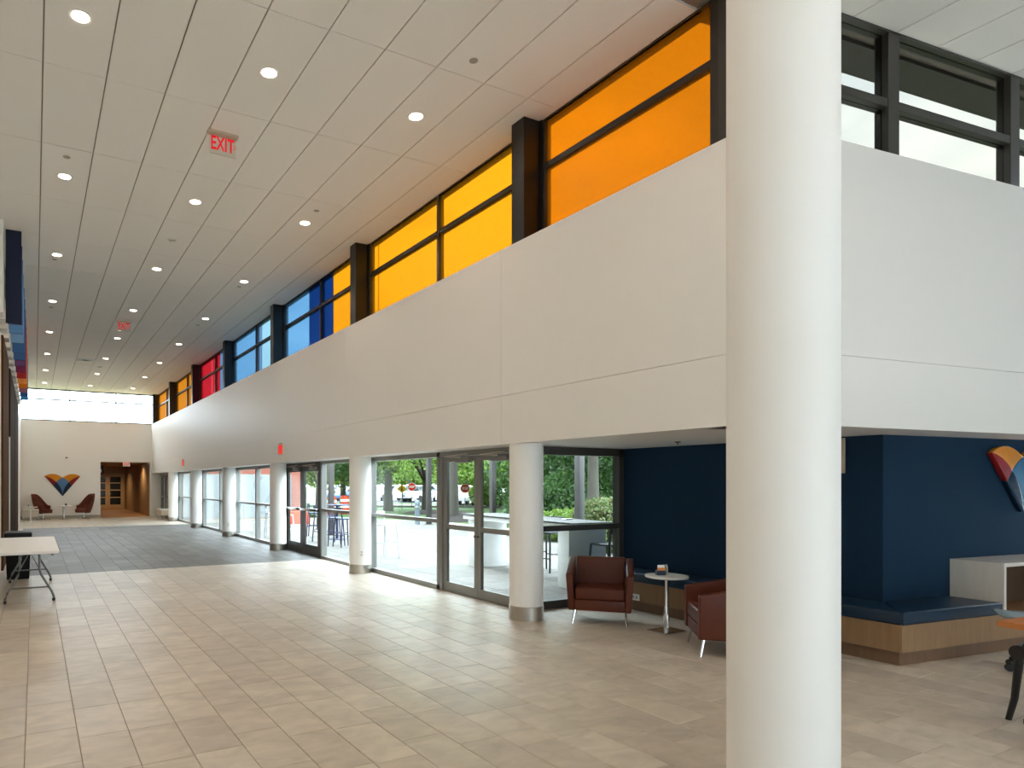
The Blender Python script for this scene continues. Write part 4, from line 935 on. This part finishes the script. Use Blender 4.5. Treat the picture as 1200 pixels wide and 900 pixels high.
# porch posts
def porch_post(px, d, label, wd=.17, h=2.75):
    x, y = at(px, d); p = thing('porch_post', label, 'post', (x, y, -.02), 0, 'grey porch posts', 'thing')
    obj('shaft', MB().box((-wd / 2, -wd / 2, 0), (wd / 2, wd / 2, h)), M['postgrey'], p, bevel=.006)
    obj('foot_plate', MB().box((-wd * .8, -wd * .8, 0), (wd * .8, wd * .8, .02)), M['postgrey'], p)
    obj('cap_plate', MB().box((-wd * .8, -wd * .8, h - .03), (wd * .8, wd * .8, h)), M['postgrey'], p)
    return x, y
P1 = porch_post(502.5, 26.5, 'grey porch post in front of the branching tree, large window')
P2 = porch_post(577.5, 22.5, 'grey porch post seen through the second glass door leaf')
P3 = porch_post(679, 13.2, 'grey porch post near the bar table with bracket', .14)
P4 = porch_post(374.5, 24.0, 'grey porch post in the bronze door sidelight')
P5 = porch_post(388, 21.0, 'dark porch post beside the sidelight edge', .16)
bm2 = MB()
for (xa, ya), (xb, yb) in ((P4, P1), (P1, P2), (P2, P3)):
    d = Vector((xb - xa, yb - ya, 0)); n = Vector((-d.y, d.x, 0)).normalized() * .1
    bm2.hexa([(xa - n.x, ya - n.y, 2.73), (xa + n.x, ya + n.y, 2.73), (xb + n.x, yb + n.y, 2.73), (xb - n.x, yb - n.y, 2.73)], [(xa - n.x, ya - n.y, 3.0), (xa + n.x, ya + n.y, 3.0), (xb + n.x, yb + n.y, 3.0), (xb - n.x, yb - n.y, 3.0)])
tag(obj('porch_beam', bm2, M['postgrey']), 'grey porch beam carried on the porch posts', 'beam', None, 'thing')

# bar table and stools
bt = thing('bar_table', 'long white patio bar table with grey top and slab legs', 'table', (7.95, 9.3, -.015), math.radians(-6))
obj('tabletop', MB().box((-.42, -1.75, 1.02), (.42, 1.75, 1.045)), M['postgrey'], bt, bevel=.004)
obj('top_frame', MB().box((-.40, -1.73, .94), (.40, 1.73, 1.02)), M['white_s'], bt)
for yy in (-1.45, 1.45): obj('slab_leg', MB().box((-.36, yy - .14, .0), (.36, yy + .14, .94)), M['white_s'], bt, bevel=.005)
def bar_stool(label, loc, rz, m, group):
    s = thing('bar_stool', label, 'bar stool', loc, rz, group)
    obj('seat', MB().box((-.2, -.19, .72), (.2, .19, .75)), M[m], s, bevel=.01)
    for sx in (-1, 1):
        for sy in (-1, 1):
            top = .75 if sy < 0 else 1.02
            obj('leg', MB().tube([(sx * .22, sy * .23, 0), (sx * .185, sy * .18, .74)] + ([(sx * .185, .21, 1.02)] if sy > 0 else []), .017, 8), M[m], s)
    obj('footrest', MB().tube([(-.215, -.21, .26), (.215, -.21, .26)], .012, 6).tube([(-.21, .21, .30), (.21, .21, .30)], .012, 6).tube([(-.212, -.21, .34), (-.212, .21, .34)], .012, 6).tube([(.212, -.21, .34), (.212, .21, .34)], .012, 6), M[m], s)
    obj('backrest', MB().box((-.19, .195, .90), (.19, .222, 1.03)), M[m], s, bevel=.008)
    return s
bar_stool('silver bar stool just outside the large storefront window', (6.95, 12.95, -.015), math.radians(20), 'stoolwhite', 'silver patio bar stools')
bar_stool('charcoal bar stool at the hall side of the white bar table', (8.62, 9.55, -.015), math.radians(-80), 'stoolgrey', 'charcoal patio bar stools')
bar_stool('charcoal bar stool at the near end of the white bar table', (7.75, 7.25, -.015), math.radians(180), 'stoolgrey', 'charcoal patio bar stools')
bar_stool('silver bar stool behind the third column window', (6.45, 18.2, -.015), math.radians(90), 'stoolwhite', 'silver patio bar stools')
bar_stool('silver bar stool next to the glass between third and fourth columns', (6.5, 19.4, -.015), math.radians(80), 'stoolwhite', 'silver patio bar stools')
for i, (px, d, lb, r_) in enumerate([(379, 18.6, 'navy bar chair seen through the sidelight, beside the bronze frame', 100), (392, 17.6, 'navy bar chair in the middle of the sidelight', 80), (404, 17.2, 'navy bar chair in the sidelight next to the round column', 95), (369, 20.5, 'navy bar chair visible through the bronze door leaf', 60)]):
    x, y = at(px, d); bar_stool(lb, (x, y, -.015), math.radians(r_), 'navy', 'navy patio bar chairs')
x, y = at(395, 19.5)
t = thing('patio_table', 'dark high patio table among the navy chairs', 'table', (x, y, -.015)); obj('tabletop', MB().box((-.35, -.35, 1.0), (.35, .35, 1.03)), M['navy'], t, bevel=.005); obj('stem', MB().lathe([(.04, 0), (.04, 1.0)], 12), M['navy'], t); obj('base_disc', MB().lathe([(.25, 0), (.25, .015), (.05, .03)], 20), M['navy'], t)
for i, (dx, dy, lb) in enumerate([(-.1, -.3, 'folded white napkin on the bar table, the one by the column'), (.05, -.9, 'folded white napkin on the bar table close to the post')]):
    tag(obj('napkin', MB().box((-.08, -.05, 0), (.08, .05, .02)), M['white_s'], None, bevel=.008, loc=(7.95 + dx, 9.3 + dy, 1.03)), lb, 'napkin')

# signs, bollard, barrels, cars
def sign_pole(px, d, h, label, build):
    x, y = at(px, d); s = thing('road_sign', label, 'road sign', (x, y, -.05), -math.atan2(x, y)); obj('pole', MB().tube([(0, 0, 0), (0, 0, h + .12)], .025, 8), M['greymetal'], s); build(s, h); return s
def diamond(s, h):
    q = .30; mb = MB().prism([(0, -q), (q, 0), (0, q), (-q, 0)], 0, .01); mb.v = [(x, -.03 - z, y + h) for x, y, z in mb.v]; b = obj('board', mb, M['yellowsign'], s)
    g = MB().lathe([(.0001, 0), (.045, 0), (.045, .004)], 12); g.v = [(x, -.046 - z, y + h + .12) for x, y, z in g.v]
    g.tube([(0, -.046, h + .07), (0, -.046, h - .05)], .035, 6).tube([(0, -.046, h - .04), (-.07, -.046, h - .17)], .02, 6).tube([(0, -.046, h - .04), (.07, -.046, h - .17)], .02, 6).tube([(0, -.046, h + .05), (.09, -.046, h - .02)], .016, 6).tube([(0, -.046, h + .05), (-.09, -.046, h - .02)], .016, 6)
    obj('walker_symbol', g, M['blacksign'], s)
def octagon(s, h):
    oc = lambda r: [(r * math.cos(PI / 8 + k * PI / 4), r * math.sin(PI / 8 + k * PI / 4)) for k in range(8)]
    mb = MB().prism(oc(.31), 0, .008); mb.v = [(x, -.03 - z, y + h) for x, y, z in mb.v]; obj('border', mb, M['white_s'], s)
    mb = MB().prism(oc(.285), 0, .010); mb.v = [(x, -.034 - z, y + h) for x, y, z in mb.v]; obj('board', mb, M['redsign'], s)
    text('lettering', 'STOP', .21, M['white_s'], s, (0, -.047, h), (PI / 2, 0, 0), .001, .75)
def plate(s, h):
    obj('board', MB().box((-.16, -.04, h - .22), (.16, -.03, h + .22)), M['white_s'], s)
sign_pole(471, 42, 1.32, 'yellow diamond pedestrian sign in the large storefront window', diamond)
sign_pole(482.5, 47, 1.42, 'red stop sign in the large storefront window', octagon)
sign_pole(545, 42, 1.35, 'red stop sign in the grey glass door pane', octagon)
sign_pole(590, 33, 1.22, 'small white notice sign in the second door leaf', plate)
x, y = at(489, 26.5); bo = thing('bollard', 'blue-grey round bollard on the grass beside the porch post', 'bollard', (x, y, -.05)); obj('body', MB().lathe([(.10, 0), (.10, .80), (.11, .82), (.11, .95), (.08, 1.0), (.0001, 1.02)], 20), M['bollard'], bo); obj('collar', MB().lathe([(.105, .70), (.112, .71), (.112, .75), (.105, .76)], 20), M['alu'], bo)
x, y = at(479, 56); bs = thing('street_bench', 'dark slatted street bench beyond the road', 'bench', (x, y, -.05), math.radians(-30))
for k in range(3): obj('slat', MB().box((-.6, -.2 + k * .14, .42), (.6, -.09 + k * .14, .45)), M['stoolgrey'], bs)
for k in range(2): obj('slat', MB().box((-.6, .2, .55 + k * .16), (.6, .23, .66 + k * .16)), M['stoolgrey'], bs)
for sx in (-.52, .52): obj('leg', MB().box((sx - .03, -.2, 0), (sx + .03, -.15, .42)).box((sx - .03, .2, 0), (sx + .03, .25, .85)).box((sx - .03, -.2, .38), (sx + .03, .24, .42)), M['stoolgrey'], bs)
x, y = at(351, 27.0); ob = thing('barrier_block', 'bright orange barrier block at the brick corner', 'barrier', (x, y, -.02), math.radians(-25)); obj('body', MB().hexa([(-.4, -.25, 0), (.4, -.25, 0), (.4, .25, 0), (-.4, .25, 0)], [(-.36, -.16, .5), (.36, -.16, .5), (.36, .16, .5), (-.36, .16, .5)]), M['barrel'], ob, bevel=.02); obj('foot', MB().box((-.42, -.27, 0), (-.2, .27, .08)).box((.2, -.27, 0), (.42, .27, .08)), M['barrel'], ob)
for i, (px, d, lb) in enumerate([(389, 34, 'orange and white traffic barrel between the porch posts'), (404, 36, 'orange and white traffic barrel by the tree in the sidelight')]):
    x, y = at(px, d); br = thing('traffic_barrel', lb, 'barrel', (x, y, -.05)); obj('drum', MB().lathe([(.30, 0), (.30, .08), (.26, .09), (.24, 1.0), (.0001, 1.02)], 20), M['barrel'], br)
    for z in (.35, .68): obj('band', MB().lathe([(.262 - z * .02, z), (.265 - z * .02, z + .14)], 20), M['white_s'], br)
def car(px, d, rz, label, m):
    x, y = at(px, d); c = thing('car', label, 'car', (x, y, -.02), rz, 'cars in the car park')
    body = [(-2.2, .35), (-2.25, .62), (-2.1, .86), (-1.2, .96), (1.1, .98), (2.0, .90), (2.25, .62), (2.2, .35)]
    mb = MB().prism(body, -.85, .85); mb.v = [(a, c_, b) for a, b, c_ in mb.v]; obj('body', mb, M[m], c, bevel=.06, seg=2)
    mb = MB(); mb.hexa([(-1.25, -.78, .95), (1.75, -.78, .95), (1.75, .78, .95), (-1.25, .78, .95)], [(-.5, -.62, 1.42), (1.2, -.62, 1.42), (1.2, .62, 1.42), (-.5, .62, 1.42)]); obj('cabin_glass', mb, M['carglass'], c, bevel=.04)
    mb = MB(); mb.hexa([(-.6, -.66, 1.40), (1.3, -.66, 1.40), (1.3, .66, 1.40), (-.6, .66, 1.40)], [(-.45, -.6, 1.47), (1.15, -.6, 1.47), (1.15, .6, 1.47), (-.45, .6, 1.47)]); obj('roof', mb, M[m], c, bevel=.03)
    for sx in (-1.4, 1.4):
        for sy in (-1, 1): obj('wheel', MB().tube([(sx, sy * .70, .32), (sx, sy * .88, .32)], .32, 18), M['tyre'], c)
for px, d, rz, lb, m in [(450, 62, .5, 'white car parked beside the pale trunk in the large window', 'carwhite'), (474, 60, .6, 'white car parked behind the yellow diamond sign', 'carwhite'), (492, 58, .5, 'white car parked behind the bollard', 'carwhite'), (512, 62, .6, 'silver car parked at the large window edge', 'carsilver'),
                         (537, 52, .5, 'white car parked below the stop sign in the door pane', 'carwhite'), (551, 50, .6, 'white car beside the door meeting stile', 'carwhite'), (566, 56, .5, 'pale silver car behind the second door leaf', 'carsilver'), (410, 58, .4, 'blue car half hidden behind the sidelight column', 'carblue'), (399, 62, .5, 'white car parked behind the traffic barrel', 'carwhite')]:
    car(px, d, rz, lb, m)

# brick wing across the patio
bw = thing('brick_wing', 'brick wing with white panels closing the patio', 'building', (0, 0, 0))
BX1, BYF = 11.45, 29.6
obj('wall', MB().box((XG + .2, BYF, -.1), (BX1, BYF + 8, 3.4)), M['mortar'], bw)
bk = MB(); rowz = np.arange(2.06, 3.38, .075)
for r_, z in enumerate(rowz):
    x = XG + .22 - (r_ % 2) * .11
    while x < BX1 - .04:
        xa, xb = max(x, XG + .22), min(x + .205, BX1); 
        if xb - xa > .03: bk.box((xa, BYF - .02, z), (xb, BYF + .01, z + .063))
        x += .22
for r_, z in enumerate(np.arange(-.02, 2.04, .075)):
    x = BX1 - .62 - (r_ % 2) * .11
    while x < BX1 - .03:
        xa, xb = max(x, BX1 - .62), min(x + .205, BX1)
        if xb - xa > .03: bk.box((xa, BYF - .02, z), (xb, BYF + .01, z + .063))
        x += .22
o = link('brick_courses', bk.mesh('brick_courses', M['brick'], smooth=False), bw); o['kind'] = 'stuff'
for i in range(7):
    xa = XG + .25 + i * .66; obj('white_panel', MB().box((xa, BYF - .03, .05), (xa + .62, BYF, 2.03)), M['wingpanel'], bw)
wf = obj('window_frame', MB().box((BX1 - .95, BYF - .03, .6), (BX1 - .64, BYF, 2.0)), M['bluegrey'], bw)
obj('pane', MB().box((BX1 - .91, BYF - .035, .65), (BX1 - .68, BYF - .03, 1.95)), M['carglass'], wf)
